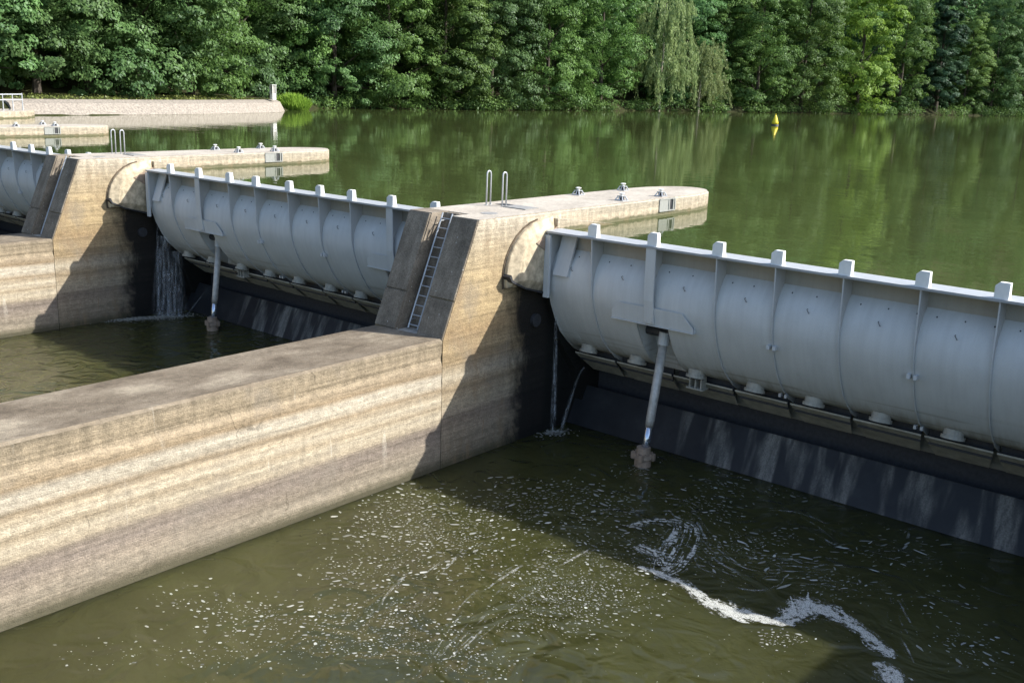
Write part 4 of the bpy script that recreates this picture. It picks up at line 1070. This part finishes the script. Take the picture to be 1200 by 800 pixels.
ribbon_obj('foam_trail', [
    [((748, 664), 0.110), ((775, 674), 0.239), ((802, 685), 0.239), ((824, 701), 0.276), ((846, 712), 0.506), ((872, 720), 0.386), ((900, 727), 0.258), ((922, 727), 0.386), ((944, 711), 0.570), ((966, 715), 0.506), ((990, 727), 0.331), ((1012, 741), 0.258), ((1024, 754), 0.294), ((1040, 765), 0.276), ((1049, 772), 0.074)], [((947, 694), 0.018), ((946, 704), 0.110), ((944, 716), 0.276)], [((926, 699), 0.018), ((929, 710), 0.092), ((930, 722), 0.276)], [((838, 706), 0.092), ((850, 716), 0.276), ((866, 726), 0.184), ((878, 731), 0.037)],
    [((1022, 778), 0.074), ((1036, 782), 0.331), ((1044, 792), 0.460), ((1054, 808), 0.460)]], M_RIB, 'curling trail of dense white foam on the lower water', .020)
CURL = [((735, 618), .12), ((772, 612), .3), ((802, 618), .5), ((797, 640), .62), ((784, 662), .6), ((772, 674), .3)]
ribbon_obj('foam_curl', [CURL, [((745, 640), .2), ((765, 650), .35), ((772, 664), .3)]], mat_ribbon('streaky_foam', True, .95, .46), 'faint grey curl of streaky foam where the foam trail begins', .034)
ribbon_obj('foam_lines', [[((760, 585), .3), ((800, 590), .5), ((825, 610), .6), ((850, 640), .7), ((890, 658), .7), ((940, 662), .6), ((1000, 668), .3)], [((808, 650), .2), ((815, 668), .4), ((850, 680), .45), ((885, 688), .4), ((908, 680), .4), ((905, 666), .35), ((885, 660), .2)],
    [((690, 600), .3), ((740, 600), .5), ((790, 596), .6), ((815, 625), .7), ((835, 650), .7), ((880, 672), .6), ((960, 680), .5), ((1040, 686), .3)], [((900, 600), .4), ((940, 608), .7), ((990, 636), .8), ((1050, 650), .7), ((1100, 655), .4)], [((1045, 700), .3), ((1055, 730), .5), ((1068, 750), .5), ((1080, 780), .3)],
    [((690, 640), .3), ((630, 665), .8), ((590, 695), .9), ((555, 730), .7), ((520, 770), .4)], [((540, 640), .3), ((500, 670), .8), ((470, 700), .8), ((450, 740), .5)]], M_STREAK, 'hair-thin foam lines swirling on the shaded lower water', .010)
def mat_veil(name, op, sc):
    n = N(name); uv = n.new('ShaderNodeUVMap').outputs[0]; c = n.xyz(uv)
    e = n.math('ABSOLUTE', n.math('SUBTRACT', n.math('MULTIPLY', c[1], 2.0), 1.0))
    st = n.noise(n.scale(uv, (1.1, sc, 1)), 1.0, 5, .68, .25); fn = n.noise(n.scale(uv, (9, sc*3.5, 1)), 1.0, 4, .75)
    m = n.math('MULTIPLY', n.ss(st, .42, .68), n.ss(fn, .36, .66)); m = n.math('MULTIPLY', m, n.ss(e, 1.0, .25)); m = n.math('MULTIPLY', m, op)
    n.put(n.b.inputs['Alpha'], m)
    return n.done((.84, .87, .90), .35, .4)
M_VEIL = mat_veil('leak_veil', 0.36, 11.0); M_JET = mat_veil('leak_jet', 0.5, 4.0)
def leak(specs, label):
    root = empty('water_leak', specs[0][1])
    o = np.array(specs[0][1])
    for (tp, bt, w0, w1, angs, mat) in specs:
        for q, an in enumerate(angs):
            V = []; Fq = []; U = []; n = 16; tp_ = np.array(tp, float); bt_ = np.array(bt, float); dr = np.array([cos(an), sin(an), 0])
            for i in range(n+1):
                s_ = i/n; c = tp_+(bt_-tp_)*np.array([s_**.7, s_**.7, s_]); w = w0+(w1-w0)*s_
                for j in range(5):
                    t = j/4; p = c+dr*(t*2-1)*w-o+np.array([-sin(an), cos(an), 0])*.10*w*sin(t*7+q+i*.3); V.append(tuple(p)); U.append((s_*abs(tp_[2]-bt_[2])+q*3.3, t))
            for i in range(n):
                for j in range(4): Fq.append((i*5+j, i*5+j+1, i*5+j+6, i*5+j+5))
            me = bpy.data.meshes.new('water_sheet'); me.from_pydata(V, [], Fq); ul = me.uv_layers.new(name='uv')
            for lp in me.loops: ul.data[lp.index].uv = U[lp.vertex_index]
            link('water_sheet', me, mat, root, True)
    tag(root, label, 'water leak', kind='stuff')
leak([((-P+0.42, 4.95, -3.2), (-P+0.42, 4.75, ZW), .05, .14, (0.1, 0.9), M_JET), ((-P+0.75, 5.0, -3.7), (-P+0.85, 4.9, ZW), .35, .85, (0.1, 0.5, 0.9), M_VEIL), ((-P+1.35, 5.3, -4.4), (-P+1.25, 5.2, ZW), .35, .7, (0.3, 0.8), M_VEIL), ((-P+2.6, 6.8, -5.9), (-P+1.5, 5.6, ZW), .03, .08, (0.2, 1.2), M_JET)],
     'white veil of leaking water falling beside the far end of the middle gate')
leak([((0.33, 5.1, -3.6), (0.36, 5.2, ZW), .07, .16, (0.2, 1.0), M_JET), ((1.17, 5.72, -5.2), (0.45, 5.55, ZW), .04, .12, (0.2, 1.1), M_JET)],
     'two thin streams of leaking water at the left end of the nearest gate')
def splash(name, cx, cy, rx, ry, n, seed, label, ang=0.0):
    r = np.random.default_rng(seed); V = []; Fc = []; tint = []
    for i in range(n):
        a = r.uniform(0, 2*pi); q = abs(r.normal(0, .45)); dx, dy = cos(a)*q*rx, sin(a)*q*ry; x = cx+dx*cos(ang)-dy*sin(ang); y = cy+dx*sin(ang)+dy*cos(ang); s = r.uniform(.012, .05)
        if q > 1.3: continue
        z = ZW+.008+.06*max(0, 1-q)*r.uniform(); b = len(V)
        for k in range(6): V.append((x+s*1.3*cos(k*pi/3)*r.uniform(.6, 1.2), y+s*sin(k*pi/3)*r.uniform(.6, 1.2), z+r.uniform(-.01, .01)))
        Fc.append(tuple(range(b, b+6))); tint.append(r.uniform(.1, .75))
    me = bpy.data.meshes.new(name); me.from_pydata(V, [], Fc); at = me.attributes.new('tint', 'FLOAT', 'FACE'); at.data.foreach_set('value', np.array(tint, np.float32))
    tag(link(name, me, M_FOAM), label, 'foam', kind='stuff')
splash('splash_foam', -P+0.75, 4.0, 2.6, 0.55, 2200, 5, 'white foam streak where the leak hits the water under the middle gate', 1.15)
splash('splash_foam', 0.42, 5.15, 0.95, 0.45, 260, 6, 'small white splash where the thin streams hit the water', 1.0)
